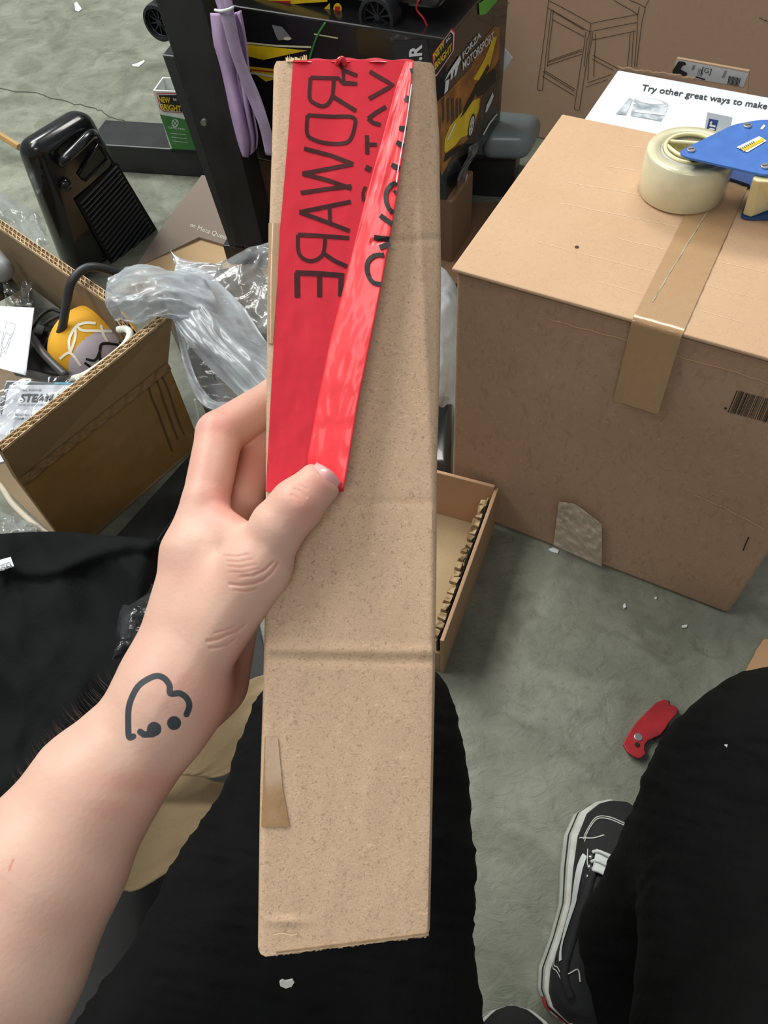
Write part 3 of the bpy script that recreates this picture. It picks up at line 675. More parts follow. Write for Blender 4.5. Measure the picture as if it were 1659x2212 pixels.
prof = [(-.16, .02), (.95, .016), (1.2, .02), (1.24, .04), (1.15, .07), (.9, .10), (.7, .125), (.35, .13), (.1, .11), (-.14, .10)]
prism('car_body', [zc(x, z, .006) for x, z in prof], s2*.17, GLB, t, bevel=.006)
lp = Plane(zc(0, 0, .006), s2).hit; mb = MB()
for q in (((-40, 0), (60, 0), (280, -25), (590, -30), (600, 8), (420, 20), (250, 22), (275, 70), (250, 72), (180, 25), (60, 20)), ((200, 20), (270, 68), (262, 76), (190, 40))): ink_poly(mb, [z2(*p) for p in q], lp, .001)
ink_poly(mb, ell(z2(648, 42), 9, 12), lp, .001); ink_poly(mb, [z2(582, 42), z2(610, 15), z2(612, 60)], lp, .001)
mb.build('yellow_livery', YEL, t)
mb = MB(); ink_line(mb, [z2(100, 5), z2(300, 8), z2(420, 10)], 5, lp, .0016); mb.build('red_livery', REDP, t); mb = MB(); ink_poly(mb, [z2(636, 30), z2(660, 32), z2(658, 55), z2(634, 52)], lp, .0016); mb.build('red_livery', REDP, t)
mb = MB(); ink_line(mb, [z2(130, 14), z2(250, 18), z2(370, 20)], 6, lp, .0014); mb.build('pale_livery', YELW, t)
tube('antenna_wire', [ch(905, 0), ch(900, 20), ch(915, 40), ch(925, 62)], .0014, REDP, t)

# ------------------------------------------------------------------ small green and white carton on the beam
gz = .066
g1 = P(368, 330, gz); gh = vh(g1, gz, 194); g2_ = P(430, 338, gz)
gd = bdir; gb = np.array([-gd[1], gd[0], 0])
g1 = P(370, 327, .063)
t = thing('game_carton', g1+gd*.05+gb*.04, 'small white and green carton with a red badge, on the foot beam behind the post', 'toy box')
mb = MB(); GW, GD, GH = .12, .05, vh(g1, gz, 192)-gz
for o_, ax_, ay_ in ((g1, gd*GW, gb*.003), (g1+gb*GD, gd*GW, gb*.003), (g1+gb*.003, gd*.003, gb*(GD-.003)), (g1+gd*(GW-.003)+gb*.003, gd*.003, gb*(GD-.003))): mb.box(o_, ax_, ay_, (0, 0, GH))
mb.box(g1, gd*GW, gb*GD, (0, 0, .003)); mb.build('box_body', mat('white_card', '#d3d8d4', .5), t)
gp = Plane(g1, gb).hit
mb = MB(); ink_poly(mb, [(345, 247), (420, 262), (440, 332), (372, 322)], gp, .0006); gg = mb.build('green_panel', GREEN, t)
def z1(x, y): return (x/2.676, y/2.676)
mb = MB(); ink_line(mb, [z1(*p) for p in ell((1012, 712), 18, 20)], 1.6, gp, .0012, closed=True); ink_line(mb, [z1(1000, 700), z1(1024, 726)], 1.4, gp, .0012); ink_line(mb, [z1(1024, 700), z1(1000, 726)], 1.4, gp, .0012)
ink_text(mb, 'GAME PASS', z1(975, 742), v_(95, 12)/2.676, v_(-4, -12)/2.676, gp, .0012)
for i in range(3): ink_line(mb, [z1(985+i*5, 770+i*22), z1(1075+i*5, 780+i*22)], .9, gp, .0012)
mb.build('panel_lettering', WINK, gg)
badge(t, gp, [z1(*q) for q in ((903, 540), (1040, 538), (1075, 655), (945, 645), (925, 630))], None, ('NEW', z1(920, 592), v_(66, 6)/2.676, v_(-5, -34)/2.676), ('BRIGHT', z1(932, 635), v_(118, 12)/2.676, v_(-5, -36)/2.676), ('RC', z1(1003, 582), v_(22, 3)/2.676, v_(-2, -15)/2.676))
boxat('base_edge', g1-gb*.002, gd*GW, gb*.002, (0, 0, .006), BLKMATT, t, bevel=0)

# ------------------------------------------------------------------ lilac foam and tubes tied beside the post
lv = mat('lilac_foam', '#a98fb4', .75, col2='#b79fc2', nscale=18, bump=.1, bscale=50)
lp0 = c0+pd*.10+pn*(-.0); lpl = Plane(lp0, nrm(f2*.2+s2)).hit
t = thing('foam_wrap', lp0*v_(1, 1, 0)+v_(0, 0, .08), 'lilac foam sheet folded upright beside the black post', 'foam sheet')
def strip(left, right, amp, ph_):
    Lc = catmull([v_(*p) for p in left], 6); Rc_ = catmull([v_(*p) for p in right], 6); n_ = min(len(Lc), len(Rc_))
    def f(i, j):
        k = min(int(j*(n_-1)), n_-2); fr = j*(n_-1)-k; a = Lc[k]*(1-fr)+Lc[k+1]*fr; b = Rc_[k]*(1-fr)+Rc_[k+1]*fr; q = a*(1-i)+b*i
        return lpl(q[0], q[1], amp*math.sin(i*math.pi*ph_)+.004*math.sin(j*9+ph_))
    return f
grid('foam_fold', strip([(455, 28), (462, 90), (475, 150), (492, 230), (512, 310), (522, 338)], [(498, 30), (500, 90), (512, 160), (528, 230), (540, 300), (536, 340)], .018, 1), 14, 30, lv, t, solid=.002)
grid('foam_fold', strip([(484, 40), (500, 100), (515, 160), (528, 230), (540, 300), (540, 335)], [(520, 22), (532, 90), (538, 150), (546, 230), (556, 290), (554, 320)], .010, 2), 14, 30, lv, t, solid=.002)
lt = mat('lilac_tube', '#9a8aa6', .6, col2='#ad9dba', nscale=30)
t = thing('lilac_tube', lpl(500, 60, .02), 'pair of greyish lilac foam tubes in a white tie beside the post', 'tube')
tube('foam_tube', [lpl(474, -12, .03), lpl(492, 45, .035), lpl(512, 120, .035), lpl(545, 205, .03), lpl(570, 268, .03), lpl(584, 330, .03)], .0085, lt, t)
tube('foam_tube', [lpl(490, -14, .03), lpl(500, 45, .032), lpl(520, 130, .03), lpl(556, 215, .025), lpl(580, 290, .02)], .006, lt, t)
tube('cable_tie', [lpl(465, 22, .03), lpl(478, 24, .045), lpl(495, 20, .045), lpl(503, 16, .03)], .002, WINK, t)

# ------------------------------------------------------------------ rounded grey roll behind the end foot
tq = [P(u, v, .15) for u, v in ((1050, 228), (1176, 240), (1146, 294), (1040, 292))]; lq = [q*v_(1, 1, 0)+v_(0, 0, .095) for q in tq]
t = mesh('plastic_bundle', lq+tq, HEXF, mat('grey_bag', '#6c787b', .3, col2='#7b878a', nscale=12), None, bevel=.022, seg=6, smooth=True)
tag(t, 'smooth dark grey plastic bundle behind the black end foot', 'plastic bundle')
for (u, v, lab) in ((1030, 330, 'torn clear wrap hanging at the foot of the racing toy carton'),):
    c = P(u, v, .16)
    g = grid('torn_wrap', lambda i, j: fp(1012+22*i-34*j+4*math.sin(j*9), 318+110*j-14*i, .006+.006*math.sin(i*7+j*11)), 8, 26, CLEARF); tag(g, lab, 'plastic wrap')

# ------------------------------------------------------------------ black heater
hTL, hTR, hBR = P(66, 322, .295), P(203, 236, .295), P(336, 496, .0)
hpl = Plane(hTL, np.cross(hTR-hTL, hBR-hTL)); hp = hpl.hit; hBL = hp(190, 650); hBL[2] = max(hBL[2], .002)
hn = hpl.n; bk_ = -hn*.06; bk_[2] = -.004
t = thing('space_heater', (hBR+hBL)/2+bk_/2, 'black rounded plastic heater with a slatted grille and carry handle', 'heater')
fr_ = [hTL, hTR, hBR, hBL]
HB = mesh('housing', [p+bk_ for p in fr_]+fr_, HEXF, BLKPL, t, bevel=.026, seg=6, smooth=True)
lerp = lambda a, b, s: v_(*a)*(1-s)+v_(*b)*s
rec = [hp(*q, .0012) for q in ((163, 432), (252, 350), (345, 505), (262, 612))]
mesh('grille_recess', rec, [(0, 1, 2, 3)], mat('void_black', '#050506', .8), t)
for i in range(19):
    s = i/18; a = lerp((172, 438), (262, 598), s); b = lerp((250, 357), (332, 500), s)
    A, B = hp(*a, .0015), hp(*b, .0015); dwn = nrm(hp(*(a+(2, 4)), .0015)-A)
    mesh('grille_slat', [A, B, B+dwn*.0042, A+dwn*.0042, A+hn*.004, B+hn*.004, B+dwn*.0015+hn*.004, A+dwn*.0015+hn*.004], HEXF, mat('slat_lit_grey', '#3a3e42', .25, coat=.5), t, bevel=.0004)  # grey instead of black, stands in for glints along the slats
mesh('handle_well', [hp(*q, .0010) for q in ((172, 378), (212, 318), (228, 342), (186, 388))], [(0, 1, 2, 3)], mat('well', '#2c3430', .5, col2='#1c211f', nscale=40), t)
tube('carry_handle', [hp(133, 352, .004), hp(140, 345, .016), hp(168, 318, .02), hp(194, 292, .016), hp(202, 290, .004)], .0085, BLKPL, t, n=14)
tube('handle_rim', [hp(182, 390, .002), hp(172, 378, .003), hp(212, 312, .003), hp(220, 316, .003), hp(232, 345, .002), hp(184, 391, .002)], .0022, BLKPL, t, smoothpts=0)
c = hp(140, 398, .0); tube('dial', [c-hn*.004, c+hn*.004, c+hn*.010], [.011, .011, .007], BLKPL, t, n=24, smoothpts=0)
c = hp(91, 378); tube('screw_hole', [c, c+hn*.0006], .004, mat('void_black', '#050506'), t, n=14, smoothpts=0)

# ------------------------------------------------------------------ taupe headset carton behind the heater
t = thing('headset_carton', P(430, 470, .01), 'flat taupe and tan product carton with small pale lettering, under the foot of the post', 'box')
tz = [(436, 378, .06), (352, 487, .028), (290, 580, .012), (430, 512, .014), (590, 560, .014), (590, 400, .05)]
tpl = Plane(P(*tz[0]), np.cross(P(*tz[2])-P(*tz[0]), P(590, 560, .014)-P(*tz[0])))
prism('dark_panel', [tpl.hit(u, v) for u, v, z in tz], (0, 0, -.009), TAUPE, t)
mb = MB(); ink_text(mb, '∞ Meta Quest', (409, 492), (80, 28), (4, -11), tpl.hit, .0006); mb.build('lettering', mat('pale_lettering', '#c9c3b8', .6), t)
cpl = Plane(P(430, 509, .022), (0, -.15, 1)).hit
prism('tan_panel', [cpl(*q) for q in ((430, 507), (500, 530), (575, 552), (600, 640), (420, 660), (330, 640), (240, 630), (300, 575))], (0, 0, -.006), cardboard('tan_card', '#bfa27c', '#b39670', fibre=.1), t)

# ------------------------------------------------------------------ open double-wall carton at the left
CR = P(432, 962, 0); crz = vh(CR, 0, 790); CRt = CR+v_(0, 0, crz); CLt = P(42, 1042, crz); CL_ = CLt*v_(1, 1, 0)
rimR, rimL = P(372, 677, crz+.085), P(4, 972, crz+.085)
wd = nrm(CL_-CR); wn = np.array([wd[1], -wd[0], 0]); wn = wn if wn.dot(CAMP-CR) > 0 else -wn
t = thing('open_carton', (CR+CL_)/2-wn*.15, 'open corrugated carton with double-wall rim, holding steam mop parts and cables', 'cardboard box')
TH = .013
WALL = cardboard('carton_wall', '#a08763', '#8f7550', fibre=.15, fscale=160, blotch=.7)
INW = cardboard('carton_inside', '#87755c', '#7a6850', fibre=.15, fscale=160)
hexa('front_wall', [CL_, CR, CR-wn*TH, CL_-wn*TH], [CLt, CRt, CRt-wn*TH, CLt-wn*TH], WALL, t, bevel=.002)
def fluted(name, a, b, ra, rb, nin, par, pitch=.011, matf=WALL, th=TH):
    """board standing from line a-b up to rim ra-rb; liners and zigzag flutes show along the rim"""
    a, b, ra, rb = (np.array(q, float) for q in (a, b, ra, rb)); up = nrm((ra-a)+(rb-b)); S = .006
    w_ = hexa(name, [a, b, b+nin*th, a+nin*th], [ra-up*S, rb-up*S, rb-up*S+nin*th, ra-up*S+nin*th], matf, par, bevel=0)
    dk = MB(); dk.box(ra-up*S, rb-ra, nin*th, up*.0008); dk.build('flute_shadow', DARKGAP, w_)
    m1 = MB(); L = np.linalg.norm(rb-ra); d = (rb-ra)/L
    for q in (0, .5, .94): m1.box(ra-up*S+nin*th*q, rb-ra, nin*.0009, up*S)
    for lay in (0, 1):
        nz = int(L/pitch); y0, y1 = (th*.06, th*.48) if lay == 0 else (th*.56, th*.92)
        for k in range(nz):
            s0, s1 = k/nz*L+lay*pitch*.3, (k+.5)/nz*L+lay*pitch*.3; s2_ = min((k+1)/nz*L+lay*pitch*.3, L)
            for (p_, q_, ya, yb) in ((s0, s1, y0, y1), (s1, s2_, y1, y0)):
                A, B = ra+d*p_+nin*ya, ra+d*min(q_, L)+nin*yb; m1.box(A-up*S, B-A, nin*.0008+d*.0005, up*S)
    m1.build('corrugated_edge', EDGE, w_); return w_
f1 = fluted('rim_flap', CLt, CRt, rimL, rimR, -wn, t); tag(f1, 'upright flap with a bare zigzag corrugated edge')
wpl = Plane(CR, wn).hit
g = grid('tape_sheet', lambda i, j: CR*(1-i)+CL_*i+v_(0, 0, (.012+.94*j*crz))+wn*(.0015+.0012*ridge(np.array([i*9.]), np.array([j*4.]))[0]), 60, 30, stuck('brown_tape', '#93713f', '#7e5d31', fibre=.1, bump=.25, fs=40), t); tag(g, 'wide glossy brown tape over the outer wall')
g = grid('tape_fold', lambda i, j: CRt*(1-i)+CLt*i+v_(0, 0, -.004+.012*j)+wn*(.003+.002*math.sin(i*60)*math.sin(j*3)+.003*(1-j)), 80, 6, stuck('dark_glossy_tape', '#80643f', '#6f5433', bump=.6, fs=60), t)
BKR = P(246, 640, crz+.07); BKL = P(-90, 412, crz+.07); bdir2 = nrm((BKL-BKR)*v_(1, 1, 0)); nb = np.array([bdir2[1], -bdir2[0], 0]); nb = nb if nb.dot(CR-BKR) < 0 and False else (-nb if nb.dot(CL_-BKR) < 0 else nb)
bb = lambda q: q*v_(1, 1, 0)+v_(0, 0, .002)
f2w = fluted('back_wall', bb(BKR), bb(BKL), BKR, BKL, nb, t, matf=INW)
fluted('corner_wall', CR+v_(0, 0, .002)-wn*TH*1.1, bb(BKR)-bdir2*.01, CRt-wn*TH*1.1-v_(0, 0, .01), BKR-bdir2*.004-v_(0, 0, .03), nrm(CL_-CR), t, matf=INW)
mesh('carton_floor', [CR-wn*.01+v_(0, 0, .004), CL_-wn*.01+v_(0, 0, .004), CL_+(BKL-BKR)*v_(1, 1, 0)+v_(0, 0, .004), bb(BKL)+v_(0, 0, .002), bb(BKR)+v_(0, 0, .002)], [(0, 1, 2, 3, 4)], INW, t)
mb = MB()
for (a, b) in (((335, 815), (385, 950)), ((348, 805), (398, 940)), ((318, 830), (372, 975))): ink_line(mb, wob([a, b], 1.5), 3.5, wpl, .0035)
mb.build('crease', mat('crease_brown', '#5b4527', .8), t)
tube('white_cord', [P(421, 862, .12), P(429, 905, .09), P(434, 972, .03)], .0022, mat('cord_white', '#d9dcd6', .5), t)

# contents of that carton
def at(u, v, z): return P(u, v, z)
tt = mesh('black_case', [at(28, 812, .04), at(150, 830, .04), at(180, 700, .04), at(40, 690, .04), at(45, 800, .15), at(135, 812, .15), at(150, 720, .15), at(80, 700, .15)], HEXF, BLKMATT, None, bevel=.006, seg=3); tag(tt, 'black plastic housing in the open carton, beside the yellow pad', 'appliance part')
tube('frame_bar', [at(66, 722, .165), at(95, 765, .165), at(142, 812, .16)], .006, mat('bar_grey', '#3a3b3d', .4), tt)
tt = mesh('black_hose', *tubemesh(catmull([at(112, 742, .15), at(132, 715, .19), at(143, 660, .23), at(153, 612, .26), at(178, 583, .27), at(210, 577, .265), at(262, 592, .24)], 8), .0062, 12), mat('hose', '#2b2c2e', .45), None, smooth=True); tag(tt, 'thick black hose looping up out of the open carton', 'hose')
c1, c2 = at(121, 724, .165), at(104, 752, .15); mesh('connector', *tubemesh([c1, (c1+c2)/2, c2], [.008, .0095, .008], 10), BLKMATT, tt, smooth=True)
tt = mesh('black_cable', *tubemesh(catmull([at(66, 712, .16), at(88, 682, .17), at(112, 668, .17), at(135, 674, .17), at(190, 671, .17), at(232, 682, .16), at(262, 702, .15), at(290, 730, .12)], 8), .0028, 8), BLKMATT, None, smooth=True); tag(tt, 'thin black power cable curving past the yellow pad', 'cable')
mesh('plug', [at(72, 722, .155), at(90, 726, .155), at(98, 708, .155), at(80, 700, .155), at(72, 720, .17), at(90, 724, .17), at(98, 704, .17), at(80, 698, .17)], HEXF, BLKMATT, tt, bevel=.002)
mesh('cable_bend', *tubemesh(catmull([at(92, 704, .165), at(112, 690, .17), at(138, 680, .17)], 6), .0028, 8), BLKMATT, tt, smooth=True)
# drawing sheet, card, manual
dq = lambda i, j: at(-30+ (104-18*j)*i, 660+5*i+128*j+18*i*j, .20-.012*math.sin(j*2.4)*i)
tt = grid('instruction_sheet', dq, 12, 14, mat('sheet_white', '#dfe4ee', .75), None, solid=.0006); tag(tt, 'white sheet with a pen sketch at the left edge, in the open carton', 'paper sheet')
qp = Plane(at(0, 700, .199), (0, 0, 1)).hit; mb = MB()
def z5(x, y): return (x/5.027, 540+y/5.027)
for L in ([(50, 860), (75, 785), (165, 810), (150, 900), (110, 935), (60, 890)], [(0, 880), (40, 900), (20, 1000), (5, 1060)], [(60, 900), (30, 1000), (5, 1150)], [(110, 940), (70, 1040), (30, 1090)], [(140, 900), (95, 1030), (60, 1130)], [(95, 1020), (102, 1035), (92, 1040)], [(0, 1170), (15, 1120), (60, 1100)]):
    ink_line(mb, wob([z5(*p) for p in L], .4, 2), .9, qp, .0012)
mb.build('pen_sketch', BINK, tt)
tt = prism('grey_card', [at(*q) for q in ((28, 662, .13), (68, 622, .16), (130, 668, .16), (165, 690, .13), (150, 735, .12), (60, 720, .12))], (0, 0, -.003), mat('card_grey', '#55564f', .7), None); tag(tt, 'dull grey card lying in the open carton behind the cable', 'card')
tt = grid('crumpled_wrap', lambda i, j: at(4+62*i+8*j, 598+12*math.sin(i*3)+62*j, .17+.012*ridge(np.array([i*3.]), np.array([j*3.]))[0]), 26, 26, film('dull_film', '#c8ccc8', .25, '#8e8f88', bump=.9), None); tag(tt, 'dull crumpled clear wrap in the far left of the open carton', 'plastic wrap')
tt = mesh('grey_nozzle', *tubemesh([at(-20, 560, .2), at(4, 585, .2), at(12, 592, .2)], [.022, .02, .012], 14), mat('nozzle', '#8d9092', .4), None, smooth=True); tag(tt, 'pale grey nozzle tip at the left edge of the open carton', 'nozzle')
tt = mesh('black_tube', *tubemesh([at(-40, 585, .14), at(0, 612, .14), at(20, 640, .12)], .022, 14), BLKPL, None, smooth=True); tag(tt, 'black tube under the grey nozzle at the left edge', 'tube')
mz = .185; mq = hplane(mz).hit
tt = prism('manual', [mq(*q) for q in ((14, 822), (250, 832), (215, 880), (95, 972), (-40, 1010), (-20, 930))], (0, 0, -.004), mat('manual_paper', '#c3c8cf', .6, col2='#b7bcc3')); tag(tt, 'steam mop manual in a clear sleeve inside the open carton', 'manual')
mb = MB(); ink_poly(mb, [z5(78, 1432), z5(595, 1437), z5(590, 1458), z5(102, 1460), z5(12, 1800), (0, 885), (0, 860)], mq, .0006); ink_poly(mb, [z5(118, 1950), z5(280, 1945), z5(220, 1990), z5(112, 1996)], mq, .0006)
mb.build('cover_border', mat('charcoal_print', '#30373b', .5), tt)
mb = MB(); ink_poly(mb, [z5(595, 1435), z5(880, 1440), z5(840, 1462), z5(590, 1459)], mq, .0006); mb.build('blue_border', mat('teal_print', '#3d84a0', .5), tt)
mb = MB()
ink_text(mb, 'STEAM MOP', z5(212, 1650), v_(640, 0)/5.027, v_(14, -90)/5.027, mq, .0012, shear=.12, bold=.03)
ink_text(mb, 'ALL PURPOSE', z5(240, 1532), v_(210, 0)/5.027, v_(3, -24)/5.027, mq, .0012, shear=.1)
ink_text(mb, 'WITH LIFTING HANDLE', z5(195, 1690), v_(345, 0)/5.027, v_(4, -22)/5.027, mq, .0012, shear=.1)
ink_text(mb, 'READ ALL INSTRUCTIONS', z5(162, 1800), v_(420, 0)/5.027, v_(4, -24)/5.027, mq, .0012, shear=.15, bold=.01)
ink_text(mb, 'STEAM CLEANER', z5(152, 1840), v_(262, 0)/5.027, v_(4, -24)/5.027, mq, .0012, shear=.15, bold=.01)
mb.build('cover_lettering', mat('charcoal_ink', '#23282c', .5), tt)
g = grid('clear_sleeve', lambda i, j: mq(-40+(292-165*j)*i, 802+165*j+6*math.sin(i*14)*(1-j)+i*8, .006+.004*ridge(np.array([i*5.]), np.array([j*5.]))[0]), 60, 40, SLEEVE, tt)
# yellow pad
yc_ = at(205, 752, .135); xa = nrm(at(285, 705, .135)-at(140, 810, .135)); ya = np.cross((0, 0, 1), xa)
RY = (.072, .062, .066)
t = thing('yellow_pad', yc_, 'yellow and pale patterned dome pad with a thick white rim in the open carton', 'pad')
def dome(th, ph, s=1.0): return yc_+xa*RY[0]*s*math.cos(th)*math.cos(ph)+ya*RY[1]*s*math.sin(th)*math.cos(ph)+v_(0, 0, 1)*RY[2]*s*math.sin(ph)
def domehit(u, v, off=0):
    d = ray(u, v); o_ = CAMP-yc_; A = np.array([xa/RY[0], ya/RY[1], v_(0, 0, 1)/RY[2]]); dd, oo = A@d, A@o_
    a_, b_, c_ = dd@dd, 2*dd@oo, oo@oo-1; D = b_*b_-4*a_*c_; t_ = (-b_-math.sqrt(max(D, 0)))/(2*a_); p = CAMP+d*t_; q = p-yc_; return yc_+q*(1+off/.06)
cutn = nrm(ya)  # toward the far side
qd = P(262, 812, .135)-yc_; qd = nrm(qd)
_V = [dome(2*math.pi*a/160, math.pi/2*b/40) for b in range(41) for a in range(160)]
_F = [(b*160+a, b*160+(a+1) % 160, (b+1)*160+(a+1) % 160, (b+1)*160+a) for b in range(40) for a in range(160)]
_pale = [np.mean([_V[k] for k in f], 0) for f in _F]; _pale = [float((c-yc_).dot(qd)) > .036 for c in _pale]
mesh('yellow_cover', _V, [f for f, p_ in zip(_F, _pale) if not p_], mat('pad_yellow', '#e3a92a', .8, col2='#d89f20', nscale=30, bump=.1), t, smooth=True)
mesh('pale_cover', _V, [f for f, p_ in zip(_F, _pale) if p_], mat('pad_pale', '#c3bac2', .8, col2='#b8b0ba'), t, smooth=True)
mb = MB()
for L in ([(130, 775), (152, 762), (175, 790)], [(152, 762), (150, 735), (160, 712), (172, 700)], [(153, 760), (163, 730), (163, 708)], [(166, 704), (185, 698), (207, 699)], [(168, 706), (178, 714), (205, 715), (242, 716)], [(218, 703), (223, 722), (232, 738)], [(225, 690), (240, 702), (255, 718)]):
    ink_line(mb, L, 5.5, domehit, .0008, sm=5)
mb.build('white_pattern', mat('pattern_white', '#ece9d2', .7), t)
mb = MB()
for L in ([(186, 775), (205, 778), (215, 760), (219, 745), (232, 742)], [(216, 778), (216, 750), (225, 742), (255, 745)], [(183, 783), (200, 795)], [(262, 712), (264, 728), (258, 742)]): ink_line(mb, L, 5.5, domehit, .0012, sm=5)
mb.build('black_pattern', BLKMATT, t)
tube('white_rim', [at(256, 712, .205), at(272, 711, .21), at(281, 722, .21), at(270, 745, .21), at(240, 772, .205), at(205, 797, .20), at(180, 812, .19), at(160, 818, .17)], .0052, mat('rim_white', '#e4e7da', .4), t, n=12)
tube('tray_rim', [at(122, 790, .135), at(130, 745, .14), at(150, 705, .14), at(185, 685, .14)], .003, BLKMATT, t)

# things round that carton
tt = prism('black_tray', [P(u, v, .0) for u, v in ((438, 958), (470, 1000), (330, 1190), (240, 1200), (255, 1160))], (0, 0, .006), mat('tray_dark', '#33393b', .35, col2='#262a2c', nscale=20), None, bevel=.002); tag(tt, 'dark grey plastic tray edge under the open carton', 'tray')
tt = mesh('cream_cord', *tubemesh(catmull([P(-40, 1010, .27), P(2, 1052, .275), P(30, 1092, .28), P(82, 1140, .28), P(120, 1165, .27)], 6), .0035, 8), mat('cord_cream', '#b3aa97', .8), None, smooth=True); tag(tt, 'cream cord running down the left edge onto the black cloth', 'cord')
tt = grid('parts_bag', lambda i, j: P(-60+145*i*(1-.5*j)+20*j, 1085+120*j+50*i*(1-j), .275+.012*ridge(np.array([i*4.]), np.array([j*4.]))[0]), 40, 40, CLEARF); tag(tt, 'shiny clear parts bag at the left edge above the black cloth', 'plastic bag')
tt = grid('clear_wrap', lambda i, j: P(-50+150*i, 410+70*i*i+110*j, .17+.02*ridge(np.array([i*3.]), np.array([j*3.]))[0]), 40, 30, CLEARF); tag(tt, 'crinkled clear wrap beside the heater at the left edge', 'plastic wrap')
tt = mesh('wood_strip', *tubemesh([P(-40, 272, .05), P(0, 292, .05), P(42, 318, .04)], .008, 6), mat('strip_tan', '#a5844f', .7), None); tag(tt, 'thin tan strip behind the heater at the left edge', 'strip')

# ------------------------------------------------------------------ plastic bags in the middle
def netsurf(name, rows, m, parent=None, nu=60, nv=60, amp=.006, fr=7, dome_=0, seed=0, solid=0):
    R = [catmull([P(*q) for q in r], 12) for r in rows]; L = min(len(r) for r in R); Rr = np.array([r[:L] for r in R])
    def f(i, j):
        a = i*(L-1); k = min(int(a), L-2); fa = a-k; col = [Rr[q][k]*(1-fa)+Rr[q][k+1]*fa for q in range(len(R))]
        b = j*(len(R)-1); q = min(int(b), len(R)-2); t_ = b-q; p0, p1, p2, p3 = col[max(q-1, 0)], col[q], col[q+1], col[min(q+2, len(R)-1)]
        p = .5*(2*p1+(p2-p0)*t_+(2*p0-5*p1+4*p2-p3)*t_*t_+(3*p1-p0-3*p2+p3)*t_**3)
        rg = float(ridge(np.array([i*fr*.38+seed+j*1.5]), np.array([j*fr*.8+seed*2+i*.8]), 2)[0])*1.3-.9; e = 1.0
        hh = amp*rg*e+dome_*math.sin(math.pi*j)*math.sin(math.pi*min(max(i, 0), 1))**.6
        d = nrm(CAMP-p); return p+v_(0, 0, hh*.8)+d*amp*.35*float(fbm(np.array([i*fr*.9+seed]), np.array([j*fr*2.1]))[0])
    return grid(name, f, nu, nv, m, parent, solid=solid)
t = thing('plastic_bag', P(430, 760, .1), 'big crumpled milky plastic bag draped between the open carton and the held box', 'plastic bag')
netsurf('bag_lobe', [[(238, 600, .27), (300, 578, .27), (370, 590, .26), (440, 600, .25)], [(228, 655, .28), (300, 640, .29), (380, 640, .28), (470, 660, .26)], [(248, 690, .27), (300, 702, .27), (372, 690, .27), (440, 720, .25)]], MILKF, t, 90, 60, .009, 8, .02, 3)
netsurf('bag_sleeve', [[(385, 575, .25), (450, 590, .24), (520, 660, .22), (575, 740, .2), (640, 830, .19)], [(350, 620, .27), (430, 680, .26), (490, 760, .24), (560, 830, .22), (640, 900, .2)], [(365, 680, .26), (405, 740, .25), (460, 800, .23), (540, 880, .21), (600, 960, .2)]], MILKF, t, 100, 60, .009, 7, .018, 9)
netsurf('bag_hem', [[(378, 700, .235), (400, 800, .22), (425, 860, .2), (470, 890, .19), (560, 880, .18), (640, 860, .18)], [(392, 700, .23), (418, 800, .215), (445, 850, .2), (480, 870, .19), (560, 860, .18), (640, 840, .18)], ], MILKF, t, 90, 8, .004, 12, .004, 5)
netsurf('clear_window', [[(375, 690, .2), (450, 740, .2), (560, 820, .17), (640, 850, .15)], [(405, 790, .18), (470, 800, .17), (550, 850, .15), (640, 880, .14)], [(440, 880, .16), (480, 890, .15), (560, 900, .14), (640, 910, .13)]], CLEARF, t, 60, 50, .008, 6, .0, 7)
bpl = Plane(P(450, 810, .2), (0, -.3, 1)).hit
mb = MB(); ink_text(mb, 'KEEP', (443, 770), (12, 34), (13, -3), bpl, .004, bold=.02); ink_line(mb, [(462, 810), (466, 822)], 3, bpl, .004); mb.build('warning_lettering', BINK, t)
t = netsurf('plastic_bag', [[(470, 560, .2), (520, 545, .2), (560, 535, .2), (640, 530, .2)], [(465, 610, .2), (520, 600, .21), (570, 590, .2), (640, 590, .2)], [(480, 660, .19), (530, 680, .18), (575, 690, .18), (640, 700, .17)], [(520, 720, .17), (545, 740, .16), (580, 760, .15), (640, 770, .14)]], CLEARF, None, 70, 70, .012, 6, .0, 13)
tag(t, 'clear crinkled bag at the foot of the black post', 'plastic bag')
t = netsurf('plastic_bag', [[(368, 540, .215), (385, 560, .215), (430, 568, .21), (480, 575, .2)], [(378, 575, .22), (400, 590, .215), (440, 592, .21), (485, 590, .2)], [(392, 612, .22), (410, 612, .21), (445, 612, .2), (490, 610, .2)]], MILKF, None, 40, 30, .006, 5, .0, 17)
tag(t, 'pointed grey corner of film rising behind the milky bag', 'plastic bag')
t = netsurf('plastic_bag', [[(920, 575, .14), (960, 585, .14), (985, 620, .12), (1000, 680, .08)], [(900, 680, .16), (950, 680, .16), (985, 700, .13), (998, 740, .08)], [(900, 790, .15), (950, 800, .14), (975, 830, .1), (992, 850, .05)], [(920, 860, .1), (950, 885, .1), (965, 880, .07), (985, 880, .03)]], MILKF, None, 50, 60, .012, 5, .012, 21)
tag(t, 'crumpled plastic bag squeezed between the held box and the big box', 'plastic bag')
